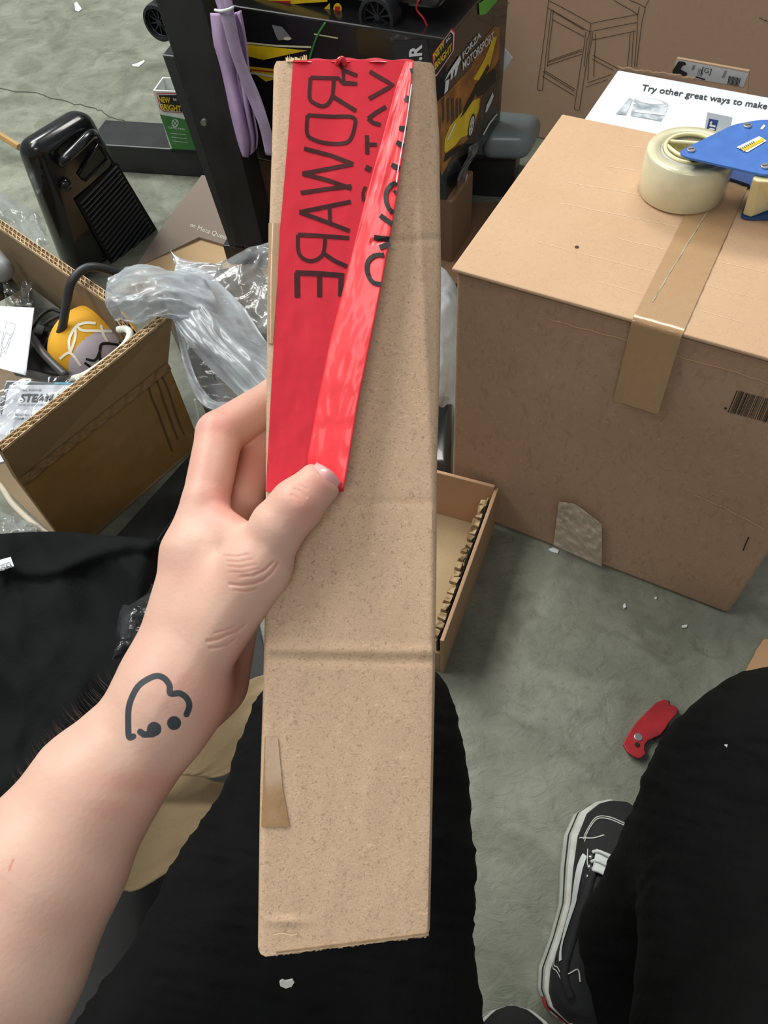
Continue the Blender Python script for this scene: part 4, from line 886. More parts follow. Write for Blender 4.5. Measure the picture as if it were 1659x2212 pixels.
# dark goods under the bags
t = mesh('black_bundle', [P(u, v, 0.0) for u, v in ((330, 640), (560, 600), (720, 1000), (480, 1000))]+[P(u, v, .09) for u, v in ((370, 600), (560, 560), (700, 880), (500, 900))], HEXF, mat('bundle_dark', '#3a3733', .7, col2='#5e554a', nscale=8, contrast=(.45, .6)), None, bevel=.02, seg=4, smooth=True)
tag(t, 'dark bundle underneath the plastic bags', 'bundle')
t = mesh('black_pouch', [P(u, v, 0.0) for u, v in ((900, 900), (985, 880), (985, 1120), (900, 1120))]+[P(u, v, .05) for u, v in ((900, 850), (975, 850), (972, 1000), (900, 1010))], HEXF, BLKPL, None, bevel=.012, seg=4, smooth=True)
tag(t, 'glossy black pouch between the held box and the big box', 'pouch')

# ------------------------------------------------------------------ low open carton with a torn rim
E1, E2 = P(1068, 1140, 0), P(958, 1455, 0); e12 = nrm(E2-E1); en = np.array([-e12[1], e12[0], 0]); en = en if en[0] > 0 else -en
SH = .098; T4 = .005; t = thing('torn_carton', (E1+E2)/2-en*.1, 'low open carton with a ragged torn rim behind the held box', 'cardboard box')
L_ = np.linalg.norm(E2-E1); Wd = .24
boxat('side_wall', E1, e12*L_, -en*T4, (0, 0, SH), INNER, t, bevel=.001)
boxat('far_wall', E1-en*T4+(0, 0, 0), -en*Wd, e12*T4, (0, 0, SH+.006), cardboard('rosy_kraft', '#b89475', '#ae8b6c', fibre=.1), t, bevel=.001)
boxat('near_wall', E2-en*T4, -en*Wd, -e12*T4, (0, 0, SH*.6), INNER, t, bevel=.001)
boxat('side_wall', E1-en*(Wd+T4), e12*L_, -en*T4, (0, 0, SH*.7), INNER, t, bevel=.001)
boxat('carton_floor', E1-en*T4+(0, 0, .001), -en*Wd, e12*L_, (0, 0, .003), PALEK, t, bevel=0)
boxat('inner_liner', E1-en*.010+e12*.012, e12*(L_-.014), -en*.0012, (0, 0, SH-.01), PALEK, t, bevel=0)
random.seed(11); mb = MB(); s = .022
while s < L_-.004:
    ln = random.uniform(.007, .013); o_ = E1+e12*s-en*(.0095+random.uniform(0, .002))+v_(0, 0, SH-.010)
    q = [o_, o_+e12*ln*.9+en*random.uniform(-.001, .002), o_+e12*ln*.85-en*.008+en*random.uniform(-.002, .002), o_-en*.007]
    q2 = [p+v_(0, 0, random.uniform(.004, .010))+en*random.uniform(-.002, .003) for p in q]; mb.add(q+q2, HEXF); s += ln+random.uniform(.0005, .004)
mb.build('torn_flutes', mat('torn_tan', '#c0a67f', .9, col2='#8c7350', nscale=90, contrast=(.4, .6)), t)
mb = MB(); mb.box(E1-en*.0072+e12*.02+v_(0, 0, .01), e12*(L_-.025), -en*.0015, (0, 0, SH-.014)); mb.build('flute_gap_shade', DARKGAP, t)  # near-black slab painted as the shade between wall and liner

# ------------------------------------------------------------------ folding knife on the floor
def z8(x, y): return (1100+x/2.565, 1350+y/2.565)
kz = .013; kp = hplane(kz).hit
t = thing('folding_knife', P(1395, 1590, 0), 'closed red folding knife lying on the concrete floor', 'knife')
kout = [z8(*q) for q in ((862, 412), (882, 420), (892, 442), (914, 447), (934, 460), (928, 492), (908, 512), (886, 538), (866, 574), (838, 608), (802, 624), (768, 640), (752, 662), (748, 690), (758, 708), (742, 726), (722, 740), (690, 728), (655, 702), (630, 660), (648, 622), (676, 575), (712, 530), (762, 480), (815, 428))]
kred = mat('knife_red', '#b3232a', .5, col2='#8f1a22', nscale=30, bump=.1)
prism('front_scale', [kp(*q) for q in kout], (0, 0, -.004), kred, t, bevel=.001)
kin = [v_(*q) for q in kout]; cc = np.mean(kin, 0)
prism('liner', [hplane(.009).hit(*(cc+(q-cc)*.985)) for q in kin], (0, 0, -.005), BLKMATT, t)
prism('back_scale', [hplane(.004).hit(*q) for q in kin], (0, 0, -.0036), kred, t, bevel=.0008)
for (q, r_, m_) in ((z8(715, 622), .0048, scr), (z8(709, 664), .003, BLKMATT)):
    c = kp(*q); V = [c+v_(r_*math.cos(a), r_*math.sin(a), z) for z in (-.001, .0012) for a in np.linspace(0, 2*math.pi, 21)[:-1]]
    mesh('pivot_screw' if m_ is scr else 'scale_screw', V, [(k, (k+1) % 20, 20+(k+1) % 20, 20+k) for k in range(20)]+[tuple(range(20, 40))], m_, t, bevel=.0004)
tube('blade_spine', [hplane(.008).hit(*z8(880, 424)), hplane(.008).hit(*z8(868, 578)), hplane(.008).hit(*z8(800, 632))], .0022, BLKMATT, t)

# ------------------------------------------------------------------ loose board and scraps on the floor
def scrap(name, poly, z, th, m, lab, cat):
    o_ = prism(name, [P(u, v, z) for u, v in poly], (0, 0, th), m, None); return tag(o_, lab, cat)
scrap('cardboard_piece', wob([(1603, 1462), (1625, 1420), (1646, 1384), (1700, 1380), (1760, 1400), (1760, 1560), (1600, 1540)], 1, 3), .001, .004, cardboard('warm_kraft', '#c59f78', '#ba946d', fibre=.1), 'piece of tan cardboard on the floor behind the right knee', 'cardboard')
mplas = mat('scrap_white', '#dfe6e6', .4)
for poly, lab in (([(161, 8), (166, 5), (177, 20), (170, 26), (163, 23)], 'white plastic scrap on the floor near the top left corner'),
                  ([(285, 141), (297, 138), (311, 131), (313, 134), (300, 145), (288, 144)], 'bow shaped white scrap on the floor left of the post'),
                  ([(1184, 1187), (1196, 1184), (1207, 1190), (1205, 1196), (1192, 1193)], 'white scrap on the floor against the big box front'),
                  ([(1345, 1308), (1350, 1304), (1352, 1312), (1347, 1316)], 'cream crumb on the floor in front of the big box'),
                  ([(1472, 1352), (1484, 1350), (1483, 1356), (1474, 1357)], 'pale sliver on the floor below the big box corner'),
                  ([(1413, 1291), (1418, 1290), (1418, 1295), (1413, 1295)], 'tiny white crumb on the floor under the big box front')):
    scrap('floor_scrap', poly, .0008, .0016, mplas, lab, 'scrap')

# ------------------------------------------------------------------ kraft paper flaps and the black cloth at the left
kpz = .10
def flap(name, rows, lab, seed, m=PALEK):
    o_ = netsurf(name, rows, m, None, 50, 40, .004, 4, 0, seed, solid=.002); return tag(o_, lab, 'cardboard')
flap('kraft_flap', [[(300, 1700, .12), (400, 1640, .12), (440, 1560, .13), (540, 1470, .14), (640, 1450, .14)], [(330, 1660, .12), (410, 1672, .125), (480, 1620, .13), (560, 1560, .135), (650, 1540, .135)], [(370, 1650, .12), (430, 1676, .122), (490, 1674, .125), (570, 1610, .13), (660, 1600, .13)]], 'creased kraft flap showing between the wrist and the left thigh', 31)
flap('kraft_flap', [[(150, 1840, .09), (280, 1730, .09), (380, 1670, .09), (480, 1690, .09), (600, 1690, .09)], [(150, 1900, .09), (270, 1850, .09), (370, 1800, .095), (470, 1780, .095), (600, 1760, .09)], [(150, 1970, .09), (260, 1926, .095), (300, 1922, .095), (420, 1860, .09), (600, 1850, .09)]], 'lower tan kraft flap between the forearm and the left thigh', 37)
t = grid('black_cloth', lambda i, j: (lambda u, v: P(u, v, .29-.05*j+.026*float(ridge(np.array([i*1.6+j*.9+2.2]), np.array([j*2.6-i*1.5+1.3]))[0])-.012+.005*float(fbm(np.array([i*7.]), np.array([j*9.]))[0])
        + .012*math.exp(-((v-(1222-.09*u+20*math.sin(u/60)))/16)**2) - .10*max(0, i-.86)/.14))
        (-260+(260+float(np.interp(1190+1150*j, [1190, 1400, 1600, 1800, 2000, 2340], [430, 370, 320, 230, 150, 20])))*i, 1190-40*math.sin(min(i*1.5, 1)*math.pi*.6)+30*max(0, i-.6)*2+(1150)*j), 90, 150, mat('cloth_black', '#101112', .88, col2='#161819', nscale=14, bump=.25, bscale=300, spec=.12), None, solid=.003)
tag(t, 'black cloth garment heaped at the left under the bare forearm', 'garment')
clp = hplane(.332).hit
tt = prism('care_label', [clp(*q) for q in ((-20, 1216), (24, 1204), (31, 1224), (-20, 1240))], (0, 0, .001), mat('label_cloth', '#c9cfd2', .7), t)
mb = MB(); ink_text(mb, 'ON', (2, 1235), (24, -9), (-3, -8), hplane(.3335).hit, .0006, bold=.02); ink_line(mb, [(0, 1222), (22, 1214)], 1.2, hplane(.3335).hit, .0006); mb.build('label_lettering', BINK, tt)
t = netsurf('wrist_wrap', [[(300, 1250, .29), (335, 1265, .29), (380, 1270, .29)], [(262, 1340, .29), (300, 1345, .31), (360, 1340, .3)], [(235, 1430, .28), (270, 1430, .29), (340, 1430, .28)], [(190, 1510, .27), (230, 1500, .27), (300, 1500, .27)]], film('wrap_film', '#c3c8ca', .25, '#8a8f92', bump=.9), None, 40, 50, .012, 5, .01, 41)
tag(t, 'shiny clear wrap peeping out behind the wrist on the black cloth', 'plastic wrap')
t = mesh('black_floor_fill', [P(-400, 1165, .003), P(520, 1165, .003), P(590, 1500, .003), P(640, 2600, .003), P(-400, 2600, .003)], [(0, 1, 2, 3, 4)], BLKMATT, None, solid=.004); tag(t, 'black fill sheet added on the floor below the lap', 'cloth')  # flat black fill added for the dark floor under forearm and lap

# ------------------------------------------------------------------ the long carton held upright in the hand
I0, I1 = 1/.385, 1/.335
def dface(u, v, off=0):
    """camera depth of the carton's front panel"""
    return 1/(I0+(I1-I0)*(v-135)/1925)
Lk = [(120, 592), (160, 591), (300, 588), (450, 583), (600, 578), (800, 576), (1060, 574), (1300, 573), (1500, 568), (1700, 562), (1900, 559), (2070, 557)]
Rk = [(120, 936), (160, 940), (300, 949), (450, 951), (600, 953), (800, 950), (1000, 944), (1200, 943), (1500, 939), (1700, 935), (1900, 931), (2030, 928)]
Ck = [(120, 893), (160, 894), (300, 900), (450, 905), (600, 912), (800, 922), (1000, 931), (1200, 934), (1500, 932), (1700, 929), (1900, 926), (2030, 924)]
def ip(T, v): return float(np.interp(v, [a for a, b in T], [b for a, b in T]))
def dent(u, v):
    """real relief of the panel in metres, + toward the viewer"""
    vv = v-.012*(u-750)-3*float(vn(np.array([u/60.]), np.array([1.5]))[0])
    z = .0011*(math.exp(-((vv-1404)/11)**2)) - .0009*math.exp(-((vv-1422)/11)**2)
    z += -.0010*math.exp(-((v-518+.05*(u-900))/5)**2)*(1 if u > 800 else 0)
    z += .0008*math.sin(v/210)+.0011*float(fbm(np.array([u/90.]), np.array([v/240.]))[0]) - .0005*math.exp(-((v-1085)/9)**2)
    z += .0010*math.exp(-((v-1990)/8)**2)*math.exp(-((u-620)/40)**2)
    return z
def facept(u, v, off=0):
    """point of the front panel on the line of sight of (u,v); the strip right of the crease turns back"""
    d = dface(u, v); C_ = ip(Ck, v); R_ = ip(Rk, v); L_e = ip(Lk, v)
    d -= dent(u, v)
    if u > C_: d += (u-C_)/max(R_-C_, 3)*min((R_-C_)*d/FPX*.9, .012)
    e = (u-L_e)/9
    if e < 1: d += .0022*(1-e)**2
    e = (R_-u)/7
    if e < 1: d += .0025*(1-e)**2
    return W(u, v, d-off)
t = thing('long_carton', W(750, 1100, .385), 'long narrow brown carton held upright in the hand, sealed with red printed tape', 'cardboard box')
NU, NV = 70, 260; V = []; TK = .045
random.seed(4)
for j in range(NV):
    s = j/(NV-1)
    for i in range(NU):
        f = i/(NU-1); v0 = 138-4*math.sin(f*9)-3*float(vn(np.array([f*22]), np.array([.5]))[0]); v1 = 2066-46*f-(7*max(0, .03-f)/.03)+3*float(vn(np.array([f*26]), np.array([3.5]))[0])
        if f < .10: v0 -= 4
        v = v0+(v1-v0)*s; L_e, R_ = ip(Lk, v), ip(Rk, v); r_ = 6*(max(0, .006-min(s, 1-s))/.006)
        V.append(facept(L_e+r_+(R_-L_e-2*r_)*f, v))
F = [(j*NU+i, j*NU+i+1, (j+1)*NU+i+1, (j+1)*NU+i) for j in range(NV-1) for i in range(NU-1)]
# sides and back go straight away from the panel
nin_ = nrm(np.cross(V[(NV-1)*NU+NU//2]-V[NU//2], V[(NV//2)*NU+NU-20]-V[(NV//2)*NU+10])); nin_ = nin_ if nin_.dot(W(750, 1100, 1)-CAMP) > 0 else -nin_
rdir = nrm(V[(NV//2)*NU+NU-20]-V[(NV//2)*NU+10])
b0_ = len(V)
for j in range(NV):
    for sd, i in ((0, 0), (1, NU-1)):
        p = V[j*NU+i]; ins = rdir*(.0015 if sd == 0 else -.0015)
        V.append(p+nin_*TK*.5+ins*.2); V.append(p+nin_*TK+ins)
for j in range(NV-1):
    a, b = b0_+j*4, b0_+(j+1)*4
    F += [(j*NU, (j+1)*NU, b, a), (a, b, b+1, a+1), (j*NU+NU-1, a+2, b+2, (j+1)*NU+NU-1), (a+2, a+3, b+3, b+2), (a+1, b+1, b+3, a+3)]
for j, rev in ((0, 0), (NV-1, 1)):
    a = b0_+j*4; ring_ = [j*NU+i for i in range(NU)]+[a+2, a+3, a+1, a]; F.append(tuple(ring_[::-1] if rev else ring_))
bodyc = mesh('carton_body', V, F, KRAFT, t, smooth=True)
m_ = bodyc.modifiers.new('edge', 'EDGE_SPLIT'); m_.split_angle = math.radians(40)
# ragged paper edge at top and bottom
mb = MB(); random.seed(8)
for u in np.arange(618, 662, 3.2): 
    h_ = random.uniform(4, 12); mb.add([facept(u, 133, .001), facept(u+3.4, 133, .001), W(u+3+random.uniform(-3, 3), 131-h_, dface(u, 131)), W(u+random.uniform(-2, 3), 130-h_, dface(u, 131))], [(0, 1, 2, 3)])
mb.build('torn_paper', mat('torn_paper', '#cdb18b', .9, col2='#b99c76', nscale=300), t); mb = MB()
for u in np.arange(596, 925, 5):
    v1 = 2066-46*(u-557)/371; h_ = random.uniform(1.5, 5.5); mb.add([facept(u, v1-5, .0006), facept(u+5.2, v1-5.5, .0006), W(u+5, v1+h_*.7, dface(u, v1)+.001), W(u, v1+h_, dface(u, v1)+.001)], [(0, 1, 2, 3)])
mb.build('torn_paper', mat('torn_paper', '#cdb18b', .9, col2='#b99c76', nscale=300), t)

def facegrid(name, Lf, Rf, v0, v1, off, m, par, nu=24, nv=160, wr=0, **k):
    def f(i, j):
        v = v0+(v1-v0)*j; a, b = ip(Lf, v), ip(Rf, v); u = a+(b-a)*i
        o_ = off(i, j) if callable(off) else off
        return facept(u, v, o_)
    return grid(name, f, nu, nv, m, par, **k)
def redm(name, c, c2, bump, bsc):
    m = mat(name, c, .17, col2=c2, nscale=7, bump=bump, bscale=bsc, coat=.6 if 'fold' not in name else .14, contrast=(.3, .75)); b = m.node_tree.nodes['Principled BSDF']
    b.inputs['Coat Roughness'].default_value = .1; b.inputs['Roughness'].default_value = .17 if 'fold' not in name else .5
    b.inputs['Specular IOR Level'].default_value = .5 if 'fold' not in name else .3; return m
RED1 = redm('red_tape', '#d63240', '#cc2c3b', .25, 40); RED2 = redm('red_tape_fold', '#e6353c', '#db2e38', .22, 30)
TL = [(133, 633), (300, 622), (450, 609), (500, 604), (600, 600), (800, 588), (1060, 574)]
TR_ = [(133, 893), (250, 878), (340, 868), (450, 852), (620, 822), (880, 770), (1000, 751), (1060, 742)]
def rtoff(i, j): return .0008+.0007*float(ridge(np.array([i*4+j*3]), np.array([j*9-i*2]))[0])*(.3+.7*j)
rt = facegrid('red_tape', TL, TR_, 130, 1062, rtoff, RED1, t, 40, 220); tag(rt, 'glossy red tape with mirrored dark lettering')
FLf = [(133, 876), (180, 858), (300, 826), (420, 792), (530, 765), (640, 738), (760, 708), (900, 680), (990, 664), (1060, 668)]
FR = [(133, 893), (250, 879), (340, 869), (450, 853), (620, 823), (880, 771), (1000, 752), (1056, 742)]
def foff(i, j):
    lift = .003+.008*min(1, j*1.4); return .002+lift*math.sin(min(1, i*1.05)*math.pi*.5)**.8*(.35+.65*i)+.0009*float(ridge(np.array([i*2.2+3+j*2]), np.array([j*7]))[0])
rf = facegrid('tape_fold', FLf, FR, 132, 1056, foff, RED2, t, 26, 220, solid=.0004); tag(rf, 'brighter red fold of the tape lifted off the board')
# wrapped over the top edge
def lip(i, j):
    u = 633+(893-633)*i; p = facept(u, 134, .0012+.001*math.sin(i*20)); q = W(u, 130-4*math.sin(i*3.1)+2*math.sin(i*25), dface(u, 131)+.001)
    r_ = q+nin_*.03; return p*(1-2*j)+q*2*j if j < .5 else q*(2-2*j)+r_*(2*j-1)
grid('tape_lip', lip, 40, 9, RED1, t)
bub = MB()
cb = facept(735, 133, .002); cu_ = nrm(W(735, 100, dface(735, 100))-W(735, 140, dface(735, 140)))
tube('tape_pucker', [facept(728, 138, .001), W(733, 130, dface(733, 131)-.004), W(740, 128, dface(733, 131)-.004), facept(745, 140, .001)], .0014, RED1, t)
mb = MB(); TI = mat('tape_ink', '#3a1517', .3, col2='#4a191b', nscale=30, coat=.5)
fo = .0028
hitf = lambda u, v, off=0: facept(u, v, off)
def rth(u, v, off=0):
    a, b = ip(TL, v), ip(TR_, v); return facept(u, v, rtoff((u-a)/(b-a), (v-130)/932)+off)
def seg(L, wd, o_=fo, m1=None): 
    pts = []
    for p, q in zip(L[:-1], L[1:]):
        n_ = max(2, int(np.hypot(q[0]-p[0], q[1]-p[1])/12)); pts += [(p[0]+(q[0]-p[0])*k/n_, p[1]+(q[1]-p[1])*k/n_) for k in range(n_)]
    if len(L) > 4: pts = catmull([v_(*q) for q in L], 6)[:-1]
    ink_line(m1 or mb, pts+[L[-1]], wd, rth, .0003)
def z5b(x, y): return (560+x/2.2125, 100+y/2.2125)
S = lambda *p: [z5b(*q) for q in p]
seg(S((378, 70), (400, 112), (468, 140)), 8); seg(S((400, 112), (405, 170), (466, 178)), 7)     # tail of the first letter
seg(S((245, 148), (378, 152), (400, 176), (468, 178)), 8); seg(S((245, 148), (240, 240), (258, 268), (300, 285), (330, 272), (350, 230), (356, 152)), 8); seg(S((345, 235), (462, 308)), 9)   # R
seg(S((230, 328), (340, 335), (450, 340), (452, 400), (430, 450), (390, 464), (320, 462), (260, 445), (228, 415), (230, 328)), 8)   # D
seg(S((214, 488), (345, 522), (448, 562)), 9); seg(S((448, 562), (330, 585), (206, 608)), 9); seg(S((206, 608), (330, 640), (440, 680)), 9); seg(S((440, 668), (320, 682), (198, 700)), 9)   # W
seg(S((438, 742), (192, 792)), 9); seg(S((192, 792), (310, 835), (432, 882)), 9); seg(S((335, 762), (338, 838)), 8)   # A
seg(S((184, 900), (290, 905), (430, 916)), 9); seg(S((184, 900), (186, 975), (205, 1010), (245, 1026), (285, 1012), (308, 980), (315, 906)), 8); seg(S((308, 990), (360, 1025), (420, 1052)), 9)   # R
seg(S((172, 1082), (290, 1086), (406, 1096)), 11); seg(S((180, 1082), (182, 1200)), 12); seg(S((288, 1088), (288, 1198)), 11); seg(S((392, 1095), (388, 1195)), 11)   # E
seg(S((528, 120), (640, 185), (524, 250)), 9); seg(S((606, 288), (560, 315), (520, 345)), 9); seg(S((580, 375), (545, 365), (520, 345)), 9); seg(S((514, 425), (516, 515)), 9); seg(S((516, 468), (562, 470)), 8)
seg(S((507, 578), (535, 590)), 12); seg(S((508, 670), (495, 700), (498, 740)), 7)
mb.build('mirrored_lettering', TI, rt)
mb = MB()
def fof(u, v, off=0):
    a, b = ip(FLf, v), ip(FR, v); return facept(u, v, foff(min(max((u-a)/(b-a), 0), 1), (v-132)/924)+off)
def seg2(L, wd):
    ink_line(mb, catmull([v_(*p) for p in L], 5), wd+1.5, fof, .0010)
seg2(S((714, 238), (700, 262)), 9); seg2(S((726, 105), (732, 130)), 5)
seg2(S((668, 390), (706, 394)), 9); seg2(S((656, 458), (692, 476)), 9); seg2(S((632, 566), (672, 584)), 9); seg2(S((642, 700), (655, 690)), 6)
seg2(S((660, 652), (628, 664), (606, 700), (608, 750), (628, 785), (642, 790)), 8); seg2(S((578, 808), (636, 850)), 9)
seg2(S((548, 914), (622, 922)), 10); seg2(S((626, 942), (575, 962)), 10)
seg2(S((596, 996), (550, 1000), (518, 1030), (516, 1080), (540, 1125), (584, 1138)), 8)
mb.build('fold_lettering', mat('tape_ink_dark', '#0d090b', .5, spec=.2), rf)
mb = MB(); ink_line(mb, catmull([v_(*p) for p in S((728, 180), (712, 300), (694, 420), (668, 560), (655, 650))], 4), 2.2, fof, .0012); mb.build('tape_crease_glint', mat('tape_glint_white', '#e9dfe4', .2), rf)  # pale line painted as a glint along the fold crease
mb = MB()
g = facegrid('clear_tape', [(480, 580), (740, 578)], [(480, 606), (600, 600), (740, 590)], 482, 742, .0006, GLOSST, t, 8, 60); tag(g, 'wrinkled clear tape over the left edge')
g = facegrid('clear_tape', [(1590, 572), (1790, 564)], [(1590, 600), (1700, 610), (1788, 626)], 1592, 1786, .0006, stuck('stain_tape', '#a08058', '#8d6c48', coat=.3, rough=.6, fibre=.5, fs=300), t, 10, 50); tag(g, 'narrow brown wedge of clear tape low on the left edge')
mb = MB(); ink_line(mb, catmull([v_(592, 2019), v_(610, 2016), v_(628, 2020), v_(642, 2017)], 4), 2, hitf, .0008); mb.build('scratch', mat('scratch', '#e0c69f', .8), t)

# ------------------------------------------------------------------ the person: bare left forearm and hand, black trousers, shoes
person = thing('person', P(900, 2600, 0)*v_(0, 0, 0)+v_(.02, -.1, 0), 'seated person in black trousers and sneakers holding the long carton in a tattooed left arm', 'person')
def skin_mat():
    m = bpy.data.materials.new('skin'); m.use_nodes = True; nt = m.node_tree; b = nt.nodes['Principled BSDF']
    base = mixcol(nt, ramp(nt, noise(nt, 28, 5), .35, .7), srgb('#d9b5a1'), srgb('#d2a694'))
    base = mixcol(nt, ramp(nt, noise(nt, 9, 4, dist=1), .45, .75, (0,)*3+(1,), (.5,)*3+(1,)), base, srgb('#cf988a'))
    a = nt.nodes.new('ShaderNodeAttribute'); a.attribute_name = 'flush'
    base = mixcol(nt, a.outputs['Fac'], base, srgb('#cf7e72'))
    a2 = nt.nodes.new('ShaderNodeAttribute'); a2.attribute_name = 'tattoo'
    base = mixcol(nt, ramp(nt, a2.outputs['Fac'], .30, .62), base, srgb('#3c4147'))
    nt.links.new(base, b.inputs['Base Color']); b.inputs['Roughness'].default_value = .48
    b.inputs['Subsurface Weight'].default_value = .22; b.inputs['Subsurface Radius'].default_value = (.006, .0025, .0015); b.inputs['Subsurface Scale'].default_value = 1
    b.inputs['Specular IOR Level'].default_value = .4
    bp = nt.nodes.new('ShaderNodeBump'); bp.inputs['Strength'].default_value = .25; bp.inputs['Distance'].default_value = .0006
    nt.links.new(noise(nt, 420, 4), bp.inputs['Height']); nt.links.new(bp.outputs[0], b.inputs['Normal']); return m
def c3(u, v, d): return cs(u, v, d)
def rp(r, d): return r*d/FPX
def chain(p, pts, k=.002):
    f = None
    for (a, b) in zip(pts[:-1], pts[1:]):
        g_ = cone(p, c3(*a[:3]), c3(*b[:3]), rp(a[3], a[2]), rp(b[3], b[2])); f = g_ if f is None else smin(f, g_, k)
    return f
THUMB = [(470, 1345, .362, 62), (560, 1215, .350, 66), (600, 1138, .346, 57), (640, 1092, .3445, 55), (686, 1047, .3475, 48)]
INDEX = [(412, 1190, .372, 58), (444, 1085, .378, 50), (474, 938, .396, 50), (598, 858, .417, 43), (690, 820, .419, 36)]
MIDDLE = [(455, 1190, .395, 56), (520, 1082, .405, 46), (556, 975, .415, 44), (650, 930, .424, 40), (720, 900, .423, 36)]
RING = [(480, 1220, .412, 54), (535, 1130, .425, 46), (580, 1045, .43, 42), (660, 1010, .429, 38), (720, 990, .426, 34)]
PINKY = [(490, 1270, .425, 50), (540, 1190, .438, 42), (592, 1120, .44, 38), (650, 1090, .434, 34), (700, 1075, .428, 31)]
CRE = [([(496, 1262), (520, 1265), (545, 1262), (570, 1252), (588, 1236), (600, 1218)], .0008, 2.6), ([(520, 1246), (548, 1243), (572, 1232), (590, 1214)], .0005, 2.4), ([(505, 1275), (532, 1278), (556, 1271)], .00025, 2.4),
       ([(448, 1385), (470, 1381), (492, 1371), (512, 1364), (530, 1350)], .0008, 2.8), ([(454, 1400), (472, 1398), (490, 1393), (508, 1382)], .0006, 2.5), ([(462, 1368), (485, 1362), (505, 1353)], .0002, 2.4),
       ([(490, 1212), (515, 1214), (545, 1208)], .00022, 2.2), ([(492, 1223), (520, 1226), (555, 1219)], .00025, 2.2), ([(495, 1236), (525, 1237), (560, 1228)], .0002, 2.2), ([(484, 1200), (512, 1202), (538, 1197)], .00018, 2.2),
       ([(636, 1056), (650, 1062), (662, 1074)], .0004, 2.4), ([(630, 1068), (645, 1078), (652, 1088)], .0003, 2.2), ([(648, 1048), (664, 1056)], .0002, 2.2)]
def handf(p):
    th = chain(p, THUMB, .004)
    f = chain(p, INDEX, .002)
    for C_ in (MIDDLE, RING, PINKY): f = smin(f, chain(p, C_, .002), .0025)
    # palm block between wrist and knuckles
    pm = cone(p, c3(362, 1490, .360), c3(420, 1205, .372), rp(92, .36), rp(66, .372))
    pm = smin(pm, cone(p, c3(400, 1470, .372), c3(455, 1210, .392), rp(92, .37), rp(62, .39)), .012)
    pm = smin(pm, cone(p, c3(430, 1470, .385), c3(490, 1240, .412), rp(78, .385), rp(58, .41)), .012)
    pm = smin(pm, cone(p, c3(470, 1475, .392), c3(512, 1290, .425), rp(64, .39), rp(56, .42)), .012)
    th = smin(th, cone(p, c3(420, 1440, .358), c3(545, 1235, .350), rp(72, .358), rp(62, .35)), .010)     # ball of the thumb
    f = smin(f, pm, .008); f = smin(f, th, .009)
    f = smin(f, cone(p, c3(470, 1185, .368), c3(462, 1320, .362), rp(58, .368), rp(66, .362)), .010)
    web = cone(p, c3(448, 1110, .376), c3(522, 1165, .358), rp(36, .37), rp(40, .36)); f = smin(f, web, .006)
    # wrist and forearm, deeper than wide
    fa = None; FA = [(368, 1500, .364, 112), (335, 1560, .362, 112), (205, 1705, .357, 138), (105, 1862, .350, 168), (-20, 2070, .342, 205), (-170, 2340, .333, 240)]
    for a, b in zip(FA[:-1], FA[1:]):
        g_ = cone(p, c3(*a[:3]), c3(*b[:3]), rp(a[3], a[2]), rp(b[3], b[2])); fa = g_ if fa is None else smin(fa, g_, .004)
        g_ = cone(p, c3(a[0]+10, a[1]+6, a[2]+.020), c3(b[0]+10, b[1]+6, b[2]+.022), rp(a[3]*.86, a[2]), rp(b[3]*.9, b[2])); fa = smin(fa, g_, .008)
    f = smin(f, fa, .014)
    u, v = p[:, 0]/p[:, 2]*FPX+CX, p[:, 1]/p[:, 2]*FPX+CY
    near = p[:, 2] < .375
    # tendon of the thumb, knuckle swell
    f = f-.0002*np.exp(-(polydist(u, v, [(330, 1545), (430, 1400), (520, 1270), (575, 1190)])/14)**2)*near
    f = f+.0010*np.exp(-(polydist(u, v, [(350, 1330), (395, 1200), (430, 1120)])/26)**2)*near*0
    f = f-.0010*np.exp(-(((u-655)/26)**2+((v-1088)/24)**2))*near
    for L, dp, wd in CRE: f = f+dp*np.exp(-(polydist(u, v, L)/wd)**2)*near
    # the fingertip pad ends blunt under the nail
    n_ = nrm(np.array([.62, -.72, -.12])); pl_ = (p-c3(708, 1022, .3475)) @ n_
    hh = np.clip(.5-.5*(f-pl_)/-.004, 0, 1) if False else None
    cut = -smin(-f, -pl_, .004); f = np.where((u > 640) & (v < 1100) & (v > 960) & (u < 800) & (p[:, 2] < .38), cut, f)
    return f
TAT = [[(288, 1591), (279, 1592), (277, 1566), (278, 1530), (287, 1502), (303, 1478), (333, 1461), (353, 1464), (366, 1480), (368, 1498), (389, 1498), (404, 1509), (409, 1525), (403, 1543)]]
def tattoo(V):
    u, v = px(V); d = polydist(u, v, catmull([v_(*q) for q in TAT[0]], 4)); m = np.clip((6.6-d)/4+.5, 0, 1)
    m = np.maximum(m, np.clip((7-polydist(u, v, [(303, 1581), (311, 1587), (330, 1586)]))/4+.5, 0, 1)*.95)
    for c_, r_ in (((333, 1575), 15.5), ((376, 1562), 15)): m = np.maximum(m, np.clip((r_-np.hypot(u-c_[0], v-c_[1]))/4+.5, 0, 1))
    return m*(V[:, 2] < .372)
